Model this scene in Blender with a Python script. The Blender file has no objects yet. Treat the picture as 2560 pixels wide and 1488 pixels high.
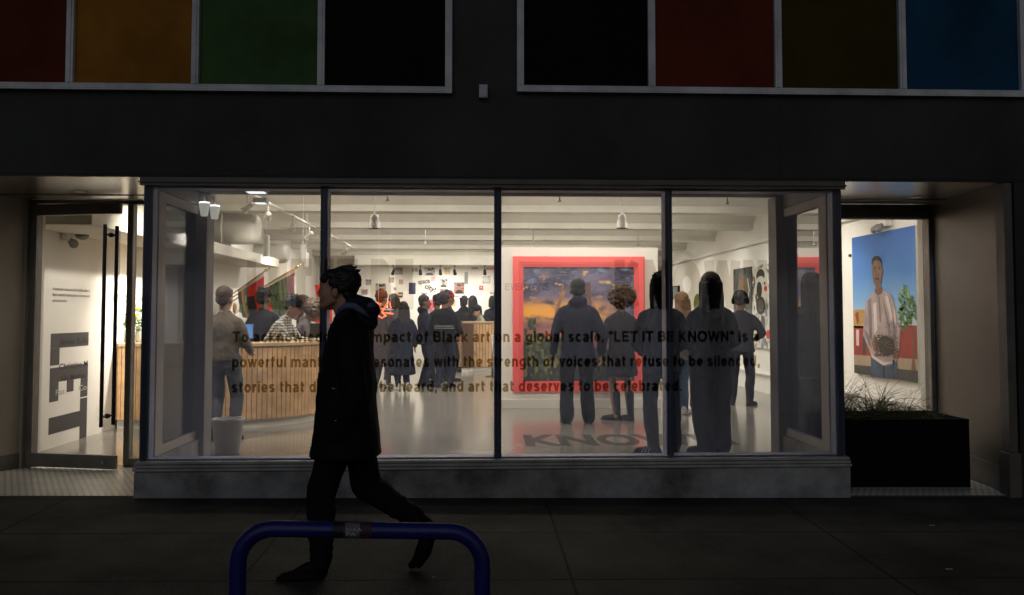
import bpy, bmesh, math, random
from mathutils import Vector, Matrix
R = math.radians
C = bpy.context
SC = C.scene
COL = SC.collection
random.seed(7)

# ------------------------------------------------------------------ camera, sky, street light, exposure
FPX, EYE = 2100.0, 1.43
YAW, PITCH = math.atan(85 / 2100), R(2.5)
PPX, PPY = 1280.0, 783 - 2100 * math.tan(PITCH)
cam_d = bpy.data.cameras.new('camera')
cam = bpy.data.objects.new('camera', cam_d); COL.objects.link(cam)
cam_d.sensor_width = 36; cam_d.lens = FPX / 2560 * 36
cam_d.shift_y = -(744 - PPY) / 2560
cam_d.clip_end = 400; cam_d.clip_start = 0.05
cam.location = (0, 0, EYE)
cam.rotation_euler = (R(90) + PITCH, 0, -YAW)
SC.camera = cam
_F = Vector((math.sin(YAW) * math.cos(PITCH), math.cos(YAW) * math.cos(PITCH), math.sin(PITCH)))
_Rt = Vector((math.cos(YAW), -math.sin(YAW), 0)); _U = _Rt.cross(_F)

def P6(x, y, D):
    """world point at depth D (metres in front of the camera, along the street normal) seen at photo pixel x, y"""
    r = _F + _Rt * ((x - PPX) / FPX) + _U * ((PPY - y) / FPX)
    return Vector((0, 0, EYE)) + r * (D / r.y)
def P(x, y, D): return P6(x * 2560 / 2520, y * 2560 / 2520, D)
def ratio6(x): return P6(x, 783, 1.0).x
def PX(x, D): return P(x, 771, D).x
def PZ(x, y, D): return P(x, y, D).z

W = bpy.data.worlds.new('World'); SC.world = W; W.use_nodes = True
nt = W.node_tree
sky = nt.nodes.new('ShaderNodeTexSky'); sky.sky_type = 'NISHITA'; sky.sun_disc = False
sky.sun_elevation = R(26); sky.sun_rotation = R(160)
nt.links.new(sky.outputs[0], nt.nodes['Background'].inputs[0])
nt.nodes['Background'].inputs[1].default_value = 0.0080
sun_d = bpy.data.lights.new('street_glow', 'SUN'); sun_d.energy = 0.14; sun_d.angle = R(50); sun_d.color = (0.84, 0.90, 1.0)
sun = bpy.data.objects.new('street_glow', sun_d); COL.objects.link(sun)
sun.rotation_euler = (R(64), 0, R(-20))
VS = SC.view_settings
VS.view_transform = 'Standard'; VS.look = 'None'; VS.exposure = 0.0; VS.gamma = 1.0
SC.cycles.max_bounces = 10; SC.cycles.transparent_max_bounces = 16
SC.cycles.caustics_reflective = False; SC.cycles.caustics_refractive = False
SC.cycles.sample_clamp_indirect = 4.0

# ------------------------------------------------------------------ materials
MATS = {}
def mat(name, col, rough=0.6, metal=0.0, var=0.0, scale=4.0, bump=0.0, bscale=60.0, spec=0.5, emit=0.0, var_col=None, coords='Object'):
    if name in MATS: return MATS[name]
    m = bpy.data.materials.new(name); m.use_nodes = True
    t = m.node_tree; b = t.nodes['Principled BSDF']
    b.inputs['Base Color'].default_value = (*col, 1); b.inputs['Roughness'].default_value = rough
    b.inputs['Metallic'].default_value = metal; b.inputs['Specular IOR Level'].default_value = spec
    if emit:
        b.inputs['Emission Color'].default_value = (*col, 1); b.inputs['Emission Strength'].default_value = emit
    if var or bump:
        tc = t.nodes.new('ShaderNodeTexCoord')
    if var:
        n = t.nodes.new('ShaderNodeTexNoise'); n.inputs['Scale'].default_value = scale; n.inputs['Detail'].default_value = 8
        n.inputs['Roughness'].default_value = 0.65
        t.links.new(tc.outputs[coords], n.inputs['Vector'])
        r = t.nodes.new('ShaderNodeValToRGB')
        c2 = var_col or tuple(c * (1 - var) for c in col)
        r.color_ramp.elements[0].position = 0.3; r.color_ramp.elements[1].position = 0.7
        r.color_ramp.elements[0].color = (*c2, 1); r.color_ramp.elements[1].color = (*[min(1, c * (1 + var * 0.4)) for c in col], 1)
        t.links.new(n.outputs['Fac'], r.inputs['Fac']); t.links.new(r.outputs['Color'], b.inputs['Base Color'])
    if bump:
        n2 = t.nodes.new('ShaderNodeTexNoise'); n2.inputs['Scale'].default_value = bscale; n2.inputs['Detail'].default_value = 6
        t.links.new(tc.outputs[coords], n2.inputs['Vector'])
        bp = t.nodes.new('ShaderNodeBump'); bp.inputs['Strength'].default_value = bump; bp.inputs['Distance'].default_value = 0.02
        t.links.new(n2.outputs['Fac'], bp.inputs['Height']); t.links.new(bp.outputs['Normal'], b.inputs['Normal'])
    MATS[name] = m
    return m

def glass(name, tint, veil, veil_col=(0.75, 0.8, 1.0), gloss=1.0):
    """thin pane: tinted see-through, a streaky translucent veil, mirror reflection by Fresnel"""
    m = bpy.data.materials.new(name); m.use_nodes = True; t = m.node_tree; t.nodes.clear()
    N = t.nodes.new; L = t.links.new
    out = N('ShaderNodeOutputMaterial'); tr = N('ShaderNodeBsdfTransparent'); tr.inputs[0].default_value = (*tint, 1)
    tl = N('ShaderNodeBsdfTranslucent'); tl.inputs[0].default_value = (*veil_col, 1)
    df = N('ShaderNodeBsdfDiffuse'); df.inputs[0].default_value = (*veil_col, 1)
    mx0 = N('ShaderNodeMixShader'); mx0.inputs[0].default_value = 0.25; L(tl.outputs[0], mx0.inputs[1]); L(df.outputs[0], mx0.inputs[2])
    mx1 = N('ShaderNodeMixShader')
    if veil > 0:
        tc = N('ShaderNodeTexCoord'); mp = N('ShaderNodeMapping'); mp.inputs['Scale'].default_value = (1.6, 1.6, 0.22)
        ns = N('ShaderNodeTexNoise'); ns.inputs['Scale'].default_value = 2.2; ns.inputs['Detail'].default_value = 5
        mr = N('ShaderNodeMapRange'); mr.inputs[1].default_value = 0.3; mr.inputs[2].default_value = 0.7
        mr.inputs[3].default_value = veil * 0.55; mr.inputs[4].default_value = veil * 1.45
        L(tc.outputs['Object'], mp.inputs[0]); L(mp.outputs[0], ns.inputs['Vector']); L(ns.outputs['Fac'], mr.inputs[0]); L(mr.outputs[0], mx1.inputs[0])
    else: mx1.inputs[0].default_value = 0
    L(tr.outputs[0], mx1.inputs[1]); L(mx0.outputs[0], mx1.inputs[2])
    gl = N('ShaderNodeBsdfGlossy'); gl.inputs['Roughness'].default_value = 0.01
    fr = N('ShaderNodeFresnel'); fr.inputs[0].default_value = 1.5
    mm = N('ShaderNodeMath'); mm.operation = 'MULTIPLY'; mm.inputs[1].default_value = gloss; L(fr.outputs[0], mm.inputs[0])
    mx2 = N('ShaderNodeMixShader'); L(mm.outputs[0], mx2.inputs[0]); L(mx1.outputs[0], mx2.inputs[1]); L(gl.outputs[0], mx2.inputs[2])
    L(mx2.outputs[0], out.inputs['Surface'])
    return m

def vinyl(name, tint):
    m = bpy.data.materials.new(name); m.use_nodes = True; t = m.node_tree; t.nodes.clear()
    out = t.nodes.new('ShaderNodeOutputMaterial'); tr = t.nodes.new('ShaderNodeBsdfTransparent'); tr.inputs[0].default_value = (*tint, 1)
    df = t.nodes.new('ShaderNodeBsdfDiffuse'); df.inputs[0].default_value = (0.01, 0.01, 0.01, 1)
    mx = t.nodes.new('ShaderNodeMixShader'); mx.inputs[0].default_value = 0.15
    t.links.new(tr.outputs[0], mx.inputs[1]); t.links.new(df.outputs[0], mx.inputs[2]); t.links.new(mx.outputs[0], out.inputs['Surface'])
    return m

# ------------------------------------------------------------------ mesh helpers
class MB:
    def __init__(s): s.v = []; s.f = []; s.m = []; s.M = None
    def add(s, vs, fs, m=0):
        o = len(s.v)
        if s.M is not None: vs = [s.M @ Vector(v) for v in vs]
        s.v += [tuple(v) for v in vs]; s.f += [tuple(o + i for i in f) for f in fs]; s.m += [m] * len(fs)
    def box(s, x0, x1, y0, y1, z0, z1, m=0):
        if x0 > x1: x0, x1 = x1, x0
        if y0 > y1: y0, y1 = y1, y0
        if z0 > z1: z0, z1 = z1, z0
        s.add([(x0,y0,z0),(x1,y0,z0),(x1,y1,z0),(x0,y1,z0),(x0,y0,z1),(x1,y0,z1),(x1,y1,z1),(x0,y1,z1)],
              [(0,3,2,1),(4,5,6,7),(0,1,5,4),(1,2,6,5),(2,3,7,6),(3,0,4,7)], m)
    def ring(s, path, radii, seg=12, m=0, cap=True, closed=False):
        pts = [Vector(p) for p in path]; n = len(pts)
        if not isinstance(radii, (list, tuple)): radii = [radii] * n
        vs = []; up = None
        for i in range(n):
            a = pts[(i - 1) % n] if (closed or i > 0) else pts[i]; b = pts[(i + 1) % n] if (closed or i < n - 1) else pts[i]
            d = (b - a).normalized()
            if up is None: up = d.orthogonal().normalized()
            up = (up - d * up.dot(d))
            up = d.orthogonal().normalized() if up.length < 1e-5 else up.normalized()
            sd = d.cross(up)
            for k in range(seg):
                t = 2 * math.pi * k / seg
                vs.append(pts[i] + (up * math.cos(t) + sd * math.sin(t)) * radii[i])
        fs = []
        for i in range(n if closed else n - 1):
            j = (i + 1) % n
            for k in range(seg):
                l = (k + 1) % seg
                fs.append((i*seg+k, i*seg+l, j*seg+l, j*seg+k))
        if cap and not closed:
            fs.append(tuple(range(seg))[::-1]); fs.append(tuple((n-1)*seg + k for k in range(seg)))
        s.add(vs, fs, m)
    def lathe(s, prof, c=(0,0,0), seg=20, m=0):
        c = Vector(c); vs = []; n = len(prof)
        for r, z in prof:
            for k in range(seg):
                t = 2*math.pi*k/seg; vs.append(c + Vector((r*math.cos(t), r*math.sin(t), z)))
        fs = [(i*seg+k, i*seg+(k+1)%seg, (i+1)*seg+(k+1)%seg, (i+1)*seg+k) for i in range(n-1) for k in range(seg)]
        fs.append(tuple(range(seg))[::-1]); fs.append(tuple((n-1)*seg+k for k in range(seg)))
        s.add(vs, fs, m)
    def prism(s, poly, o, ux, uy, un, t, m=0):
        """polygon poly (2D) at o spanned by ux, uy, thickness t along un"""
        o, ux, uy, un = Vector(o), Vector(ux), Vector(uy), Vector(un); n = len(poly)
        a = [o + ux*p[0] + uy*p[1] for p in poly]; b = [q + un*t for q in a]
        s.add(a + b, [tuple(range(n)), tuple(range(2*n-1, n-1, -1))] + [(i, n+i, n+(i+1)%n, (i+1)%n) for i in range(n)], m)
    def ell(s, c, r, seg=16, rings=10, m=0):
        if not isinstance(r, (list, tuple)): r = (r, r, r)
        vs = [(c[0], c[1], c[2]-r[2])]
        for i in range(1, rings):
            a = -math.pi/2 + math.pi*i/rings
            for k in range(seg):
                t = 2*math.pi*k/seg; vs.append((c[0]+r[0]*math.cos(a)*math.cos(t), c[1]+r[1]*math.cos(a)*math.sin(t), c[2]+r[2]*math.sin(a)))
        vs.append((c[0], c[1], c[2]+r[2])); fs = [(0, 1+(k+1)%seg, 1+k) for k in range(seg)]
        for i in range(rings-2):
            for k in range(seg):
                a = 1+i*seg; fs.append((a+k, a+(k+1)%seg, a+seg+(k+1)%seg, a+seg+k))
        a = 1+(rings-2)*seg; fs += [(a+k, a+(k+1)%seg, len(vs)-1) for k in range(seg)]
        s.add(vs, fs, m)
    def cap(s, p0, r0, p1, r1, seg=12, m=0):
        p0, p1 = Vector(p0), Vector(p1); d = p1 - p0; L = d.length
        if L < 1e-6: return s.ell(p0, r0)
        d /= L; path = []; rad = []
        for a in (80, 60, 35): path.append(p0 - d*r0*math.sin(R(a))); rad.append(r0*math.cos(R(a)))
        for t in (0, .25, .5, .75, 1): path.append(p0 + d*L*t); rad.append(r0 + (r1-r0)*t)
        for a in (35, 60, 80): path.append(p1 + d*r1*math.sin(R(a))); rad.append(r1*math.cos(R(a)))
        s.ring(path, rad, seg, m)
    def loft(s, secs, seg=24, m=0, e=2.3):
        vs = []
        for cx, cy, z, rx, ry in secs:
            for k in range(seg):
                t = 2*math.pi*k/seg; c, q = math.cos(t), math.sin(t)
                vs.append((cx + rx*math.copysign(abs(c)**(2/e), c), cy + ry*math.copysign(abs(q)**(2/e), q), z))
        n = len(secs)
        fs = [(i*seg+k, i*seg+(k+1)%seg, (i+1)*seg+(k+1)%seg, (i+1)*seg+k) for i in range(n-1) for k in range(seg)]
        fs.append(tuple(range(seg))[::-1]); fs.append(tuple((n-1)*seg+k for k in range(seg)))
        s.add(vs, fs, m)
    def mesh(s, name, mats=()):
        me = bpy.data.meshes.new(name); me.from_pydata(s.v, [], s.f)
        for m in mats: me.materials.append(m)
        for i, p in enumerate(me.polygons): p.material_index = s.m[i]
        bm = bmesh.new(); bm.from_mesh(me); bmesh.ops.recalc_face_normals(bm, faces=bm.faces); bm.to_mesh(me); bm.free()
        return me
    def build(s, name, mats, parent=None, smooth=False, bevel=0.0, loc=None):
        if not isinstance(mats, (list, tuple)): mats = [mats]
        me = s.mesh(name, mats)
        if smooth:
            for p in me.polygons: p.use_smooth = True
        o = bpy.data.objects.new(name, me); COL.objects.link(o)
        if parent is not None: o.parent = parent
        if loc is not None: o.location = loc
        if bevel:
            b = o.modifiers.new('edge', 'BEVEL'); b.width = bevel; b.segments = 2; b.limit_method = 'ANGLE'
        return o

from mathutils import noise as _ns
def remeshed(mb, name, mats, parent, voxel, it=4, fl=None, fold=0.0):
    if not isinstance(mats, (list, tuple)): mats = [mats]
    me = mb.mesh(name + '_raw', [])
    o = bpy.data.objects.new(name + '_raw', me); COL.objects.link(o)
    rm = o.modifiers.new('r', 'REMESH'); rm.mode = 'VOXEL'; rm.voxel_size = voxel
    sm = o.modifiers.new('s', 'SMOOTH'); sm.factor = 0.5; sm.iterations = it
    dg = C.evaluated_depsgraph_get(); new = bpy.data.meshes.new_from_object(o.evaluated_get(dg))
    bpy.data.objects.remove(o); bpy.data.meshes.remove(me)
    new.name = name
    new.materials.clear()
    for m in mats: new.materials.append(m)
    for p in new.polygons: p.use_smooth = True; p.material_index = 0
    if fold:                                                            # soft creases of the cloth
        sd = len(new.vertices) * .37 % 50
        nr = [v.normal.copy() for v in new.vertices]
        for v, n_ in zip(new.vertices, nr):
            c = v.co; k = _ns.noise((c.x*9+sd, c.y*9, c.z*5)) + .6*_ns.noise((c.x*22, c.y*22+sd, c.z*13 + 6*c.x))
            v.co = c + n_*(k*fold)
    if fl is not None:
        for v in new.vertices:
            if v.co.z < fl: v.co.z = fl
    r = bpy.data.objects.new(name, new); COL.objects.link(r); r.parent = parent
    return r

def tag(o, label, cat, group=None, kind=None):
    if label: o['label'] = label
    if cat: o['category'] = cat
    if group: o['group'] = group
    if kind: o['kind'] = kind
    return o
def thing(name, label, cat, loc=(0,0,0), rz=0, group=None):
    o = bpy.data.objects.new(name, None); COL.objects.link(o); o.location = loc; o.rotation_euler = (0,0,rz)
    o.empty_display_size = 0.2
    return tag(o, label, cat, group)
def struct(o): o['kind'] = 'structure'; return o

_TC = {}
def text_geo(body, off=0.0):
    if (body, off) in _TC: return _TC[(body, off)]
    cu = bpy.data.curves.new('t', 'FONT'); cu.body = body; cu.size = 1; cu.offset = off; cu.resolution_u = 4
    o = bpy.data.objects.new('t', cu); COL.objects.link(o)
    me = bpy.data.meshes.new_from_object(o.evaluated_get(C.evaluated_depsgraph_get()))
    vs = [tuple(v.co) for v in me.vertices]; fs = [tuple(p.vertices) for p in me.polygons]
    bpy.data.objects.remove(o); bpy.data.curves.remove(cu); bpy.data.meshes.remove(me)
    _TC[(body, off)] = (vs, fs); return vs, fs
CAPH = None
def put_text(mb, body, o, ux, uy, width, caph, off=0.0, m=0):
    """lay one line of lettering on a plane: o = left end of baseline, ux/uy unit directions, width and capital height in metres"""
    global CAPH
    if CAPH is None:
        hv, _ = text_geo('H', 0.0); CAPH = max(v[1] for v in hv)
    vs, fs = text_geo(body, off)
    x0 = min(v[0] for v in vs); x1 = max(v[0] for v in vs)
    sx = width / (x1 - x0); sy = caph / (CAPH + off*2)
    o, ux, uy = Vector(o), Vector(ux), Vector(uy)
    mb.add([o + ux*((v[0]-x0)*sx) + uy*(v[1]*sy) for v in vs], fs, m)

ROOM = 1.62                                                             # one dimmer for all lamps of the gallery
def light(name, kind, loc, energy, color=(1, 0.87, 0.70), target=None, size=0.1, spot=90, blend=0.6, parent=None):
    d = bpy.data.lights.new(name, kind); d.energy = energy * (1 if name == 'downlight_lamp' else ROOM); d.color = color
    if kind == 'SPOT': d.spot_size = R(spot); d.spot_blend = blend; d.shadow_soft_size = size
    elif kind == 'AREA': d.size = size
    else: d.shadow_soft_size = size
    o = bpy.data.objects.new(name, d); COL.objects.link(o); o.location = loc
    if target is not None: o.rotation_euler = (Vector(target) - Vector(loc)).to_track_quat('-Z', 'Y').to_euler()
    return o
WARM = (1.0, 0.92, 0.81); NEUT = (1.0, 0.96, 0.89); COOL = (0.75, 0.85, 1.0)
# ------------------------------------------------------------------ plain bold grotesque letter shapes, drawn as pen strokes (capital height 1)
XH = .755
def _arc(cx, cy, rx, ry, a0, a1, n=None):
    n = n or max(5, int(abs(a1-a0)/14)); return [(cx+rx*math.cos(R(a0+(a1-a0)*i/n)), cy+ry*math.sin(R(a0+(a1-a0)*i/n))) for i in range(n+1)]
def glyph(c, s):
    """strokes of one letter: (advance, [(points, closed)]) for pen half-width s"""
    X = XH; b = .076; w = None; st = []
    def L(*p): st.append((list(p), False))
    def O(p): st.append((p[:-1], True))
    def A(p): st.append((p, False))
    if c == ' ': return .36, []
    if c in 'o': w = .67; O(_arc(w/2, X/2, w/2-s, X/2-s+.012, 0, 360, 24))
    elif c == 'c': w = .61; A(_arc(w/2+.02, X/2, w/2-s+.02, X/2-s+.012, 42, 318, 20))
    elif c == 'e': w = .64; A(_arc(w/2, X/2, w/2-s, X/2-s+.012, 0, 318, 22)); L((s*.8, X/2-.02), (w-s*.35, X/2-.02))
    elif c in 'bp':
        w = .67; O(_arc(w/2+.01, X/2, w/2-s-.01, X/2-s+.012, 0, 360, 24)); L((s, -.28 if c == 'p' else 0), (s, X if c == 'p' else 1))
    elif c in 'dgq':
        w = .67; O(_arc(w/2-.01, X/2, w/2-s-.01, X/2-s+.012, 0, 360, 24))
        if c == 'd': L((w-s, 0), (w-s, 1))
        else: A([(w-s, X), (w-s, -.02)] + _arc(w/2-.01, -.04, w/2-s+.01, .15, 0, -160, 10)[1:])
    elif c == 'a':
        w = .63; A([(w-s-.02, 0), (w-s-.02, X*.62)] + _arc(w/2-.01, X-s-.145+.012, w/2-s-.01, .145, 0, 165, 10)[1:])
        A([(w-s-.02, X*.60), (w*.55, X*.545)] + _arc(w*.40, .215, w*.40-s+.005, .215-s+.02, 95, 270, 10) + [(w*.55, s*.95), (w-s-.02, .20)])
    elif c in 'hn':
        w = .64; L((s, 0), (s, 1 if c == 'h' else X)); A([(s, X*.45)] + _arc(w/2, X-s-.20+.012, w/2-s, .20, 172, 0, 10) + [(w-s, 0)])
    elif c == 'm':
        w = 1.02; L((s, 0), (s, X)); h = (w-2*s)/2
        for k in (0, 1): A([(s+k*h, X*.45)] + _arc(s+h/2+k*h, X-s-.17+.012, h/2, .17, 172, 0, 10) + [(s+h+k*h, 0)])
    elif c == 'r': w = .40; L((s, 0), (s, X)); A([(s, X*.42)] + _arc(s+.27, X-s-.25+.012, .26, .25, 165, 88, 7))
    elif c == 'u': w = .64; L((w-s, 0), (w-s, X)); A([(s, X)] + _arc(w/2, s+.20-.012, w/2-s, .20, 180, 352, 10) + [(w-s, X*.5)])
    elif c == 'i': w = 2*s; L((s, 0), (s, X)); L((s, 1-s*1.55), (s, 1))
    elif c == 'l': w = 2*s; L((s, 0), (s, 1))
    elif c == 'f': w = .41; A([(.17, 0), (.17, .74)] + _arc(.17+.165, .74, .165, 1-s-.74+.012, 180, 88, 7)); L((.0, X-s*.85), (w, X-s*.85))
    elif c == 't': w = .40; A([(.16, X+.20), (.16, .22)] + _arc(.16+.15, .22, .15, .22-s, 180, 275, 7)); L((0, X-s*.85), (w, X-s*.85))
    elif c == 'k': w = .66; L((s, 0), (s, 1)); L((s+.02, .24), (w-.10, X)); L((s+.13, .40), (w-.09, 0))
    elif c == 's':
        w = .59; A(_arc(w/2, X-s-.125, w/2-s-.005, .137, 25, 200, 10) + [(w*.35, X*.56), (w*.66, X*.44)] + _arc(w/2, s+.125, w/2-s, .137, 20, -158, 10))
    elif c == 'v': w = .64; L((s*.9, X), (w/2, 0)); L((w/2, 0), (w-s*.9, X)); b = .04
    elif c == 'y': w = .64; L((s*.9, X), (w/2, .03)); A([(w-s*.9, X), (w/2-.02, -.10), (w/2-.10, -.20), (w*.16, -.20)]); b = .04
    elif c == 'w':
        w = .96
        for p, q in (((s*.85, X), (w*.28, 0)), ((w*.28, 0), (w/2, X)), ((w/2, X), (w*.72, 0)), ((w*.72, 0), (w-s*.85, X))): L(p, q)
        b = .04
    elif c == 'B':
        w = .78; L((s, 0), (s, 1))
        for y0, y1, ww in ((s, .53, w), (.53, 1-s, w*.94)):
            ry = (y1-y0)/2; A([(s, y0), (ww-s-ry, y0)] + _arc(ww-s-ry*1.1, y0+ry, ry*1.1, ry, -90, 90, 10) + [(s, y1)])
    elif c == 'E': w = .70; L((s, 0), (s, 1)); [L((s, y), (w-d, y)) for y, d in ((s, 0), (.52, .05), (1-s, .02))]
    elif c == 'L': w = .66; L((s, 0), (s, 1)); L((s, s), (w, s))
    elif c == 'T': w = .78; L((w/2, 0), (w/2, 1)); L((0, 1-s), (w, 1-s)); b = .05
    elif c == 'I': w = 2*s; L((s, 0), (s, 1))
    elif c == 'K': w = .82; L((s, 0), (s, 1)); L((s, .28), (w-.13, 1)); L((s+.16, .52), (w-.12, 0))
    elif c == 'N': w = .82; L((s, 0), (s, 1)); L((w-s, 0), (w-s, 1)); L((s*1.05, 1-s*.5), (w-s*1.05, s*.5))
    elif c == 'O': w = .98; O(_arc(w/2, .5, w/2-s, .5-s+.012, 0, 360, 30))
    elif c == 'W':
        w = 1.22
        for p, q in (((s*.85, 1), (w*.27, 0)), ((w*.27, 0), (w/2, 1)), ((w/2, 1), (w*.73, 0)), ((w*.73, 0), (w-s*.85, 1))): L(p, q)
        b = .03
    elif c == 'R': w = .80; L((s, 0), (s, 1)); ry = (1-s-.46)/2; A([(s, .46), (w-s-ry, .46)] + _arc(w-s-ry, .46+ry, ry, ry, -90, 90, 10) + [(s, 1-s)]); A([(w*.5, .46), (w*.78, .40), (w-s, .2), (w-s, 0)])
    elif c == 'Y': w = .84; L((w/2, 0), (w/2, .45)); L((s, 1), (w/2, .42)); L((w-s, 1), (w/2, .42)); b = .04
    elif c == 'V': w = .84; L((s*.9, 1), (w/2, 0)); L((w/2, 0), (w-s*.9, 1)); b = .04
    elif c == 'A': w = .86; L((s*.9, 0), (w/2, 1)); L((w/2, 1), (w-s*.9, 0)); L((w*.22, .27), (w*.78, .27)); b = .04
    elif c == 'G': w = .94; A(_arc(w/2, .5, w/2-s, .5-s+.012, 45, 330, 22)); A([(w*.55, .46), (w-s, .46), (w-s, 0)])
    elif c == '.': w = 2.1*s; L((w/2, 0), (w/2, 2.1*s))
    elif c == ',': w = 2.1*s; A([(w/2, 2.1*s), (w/2, 0), (w/2-.05, -.16)])
    elif c == '\u201c': w = .40; L((.10, .70), (.08, .88), (.12, 1.0)); L((.32, .70), (.30, .88), (.34, 1.0)); b = .07
    elif c == '"': w = .36; L((.08, .66), (.08, 1)); L((.28, .66), (.28, 1)); b = .08
    else: return .4, []
    return w + 2*b, [([(x+b, y) for x, y in p], cl) for p, cl in st]
def stroke_quads(p, closed, s, miter=2.2):
    P_ = [Vector(q) for q in p]; n = len(P_); l = []; r = []
    for i in range(n):
        a = P_[i-1] if (i or closed) else None; b_ = P_[(i+1) % n] if (i < n-1 or closed) else None
        d0 = (P_[i]-a).normalized() if a is not None else None; d1 = (b_-P_[i]).normalized() if b_ is not None else None
        d0 = d0 or d1; d1 = d1 or d0; t = (d0+d1); t = t.normalized() if t.length > .05 else d0
        nn = Vector((-t.y, t.x)); k = min(miter, 1/max(.3, nn.dot(Vector((-d0.y, d0.x))))); l.append(P_[i]+nn*s*k); r.append(P_[i]-nn*s*k)
    return [(r[i], r[(i+1) % n], l[(i+1) % n], l[i]) for i in range(n if closed else n-1)]
def line_quads(body, s, x0, width, y0, caph, diag=.93):
    x = 0; out = []
    for c in body:
        adv, st = glyph(c, s)
        for p, cl in st:
            straight = len(p) == 2 and p[0][0] != p[1][0] and p[0][1] != p[1][1]
            for q in stroke_quads(p, cl, s*(diag if straight else 1)): out.append([(a.x+x, min(1.0, max(0, a.y)) if straight else a.y) for a in q])
        x += adv
    xs = [a[0] for q in out for a in q]; m0, m1 = min(xs), max(xs); k = width/(m1-m0)
    return [[(x0+(a-m0)*k, y0+b*caph) for a, b in q] for q in out]
from mathutils.geometry import delaunay_2d_cdt
def area2(q): return sum(q[i][0]*q[(i+1) % len(q)][1]-q[(i+1) % len(q)][0]*q[i][1] for i in range(len(q)))
def cut_pane(x0, x1, z0, z1, layers):
    """split a rectangular sheet into clear glass and the areas of each lettering layer"""
    import numpy as np
    vs = [(x0,z0),(x1,z0),(x1,z1),(x0,z1)]; es = [(0,1),(1,2),(2,3),(3,0)]; tri = [[] for _ in layers]
    for li, quads in enumerate(layers):
        for q in quads:
            if max(a for a, _ in q) < x0 or min(a for a, _ in q) > x1: continue
            o = len(vs); vs += q; es += [(o+i, o+(i+1) % 4) for i in range(4)]
            tri[li] += [(q[0], q[1], q[2]), (q[0], q[2], q[3])]
    v2, e2, f2, ov, oe, of = delaunay_2d_cdt([Vector(v) for v in vs], es, [], 0, 1e-5)
    V = np.array([(v.x, v.y) for v in v2]); F = [tuple(f) for f in f2]
    cen = np.array([V[list(f)].mean(0) for f in F])
    inside = (cen[:,0] > x0) & (cen[:,0] < x1) & (cen[:,1] > z0) & (cen[:,1] < z1)
    kind = np.full(len(F), -1)
    for li, tl in enumerate(tri):
        for A_, B_, C_ in tl:
            def sd(p, q): return (q[0]-p[0])*(cen[:,1]-p[1]) - (q[1]-p[1])*(cen[:,0]-p[0])
            d0, d1, d2 = sd(A_, B_), sd(B_, C_), sd(C_, A_)
            kind[((d0 >= 0) & (d1 >= 0) & (d2 >= 0)) | ((d0 <= 0) & (d1 <= 0) & (d2 <= 0))] = li
    out = {-1: []}
    for f, k, i in zip(F, kind, inside):
        if i: out.setdefault(int(k), []).append(f)
    return [tuple(v) for v in V], out
# ------------------------------------------------------------------ shared materials
M_fascia = mat('dark painted facade', (0.050, 0.050, 0.051), 0.75, var=0.55, scale=1.0, bump=0.25, bscale=90)
M_alu = mat('weathered aluminium', (0.84, 0.85, 0.90), 0.45, var=0.35, scale=3.0)
M_door = mat('bronze door frame', (0.21, 0.19, 0.165), 0.45, var=0.3, scale=5)
M_frame = mat('dark bronze frame', (0.15, 0.135, 0.12), 0.45, var=0.3, scale=5)
M_mull = mat('blue grey mullion', (0.34, 0.38, 0.58), 0.5)
M_stile = mat('pale painted stile', (0.58, 0.53, 0.48), 0.55, var=0.15, scale=3)
M_plinth = mat('stained concrete base', (0.40, 0.395, 0.39), 0.9, var=0.75, scale=2.2, bump=0.4, bscale=50)
M_sill = mat('grey metal sill', (0.46, 0.44, 0.42), 0.5, var=0.4, scale=4)
M_steel = mat('brushed steel soffit', (0.45, 0.43, 0.40), 0.25, metal=0.8, var=0.15, scale=1.5)
M_stone = mat('polished stone panel', (0.085, 0.075, 0.062), 0.38, var=0.3, scale=1.2)
M_plaster = mat('pale plaster', (0.38, 0.34, 0.275), 0.6, var=0.15, scale=1.5)
M_white = mat('white wall paint', (0.80, 0.78, 0.73), 0.7, var=0.05, scale=1.0)
M_ceil = mat('white ceiling paint', (0.66, 0.64, 0.57), 0.8, var=0.12, scale=1.6, bump=0.1, bscale=20)
M_panelw = mat('cream display wall', (0.74, 0.71, 0.65), 0.65, var=0.04, scale=2)
M_black = mat('matt black', (0.012, 0.012, 0.013), 0.55)
M_blackm = mat('black metal', (0.02, 0.02, 0.022), 0.35, metal=0.3)
M_whitem = mat('white metal', (0.75, 0.74, 0.70), 0.4)
M_glassF = glass('shopfront glass', (0.365, 0.365, 0.36), 0.066, veil_col=(.50,.57,.80), gloss=.35)
M_glassR = glass('return glass', (0.17, 0.18, 0.21), 0.035, veil_col=(.5,.55,.8), gloss=.6)
M_glassD = glass('door glass', (0.46, 0.455, 0.44), 0.010)
M_glassA = glass('alcove glass', (0.60, 0.595, 0.575), 0.010, gloss=.5)
M_vin = vinyl('dark window lettering', (0.155, 0.125, 0.070))
M_vinbig = vinyl('smoked window lettering', (0.30, 0.29, 0.27))
M_vinrefl = vinyl('painted word reflection', (0.25, 0.24, 0.22))  # reflected word, painted onto the glass as a tint

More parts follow.
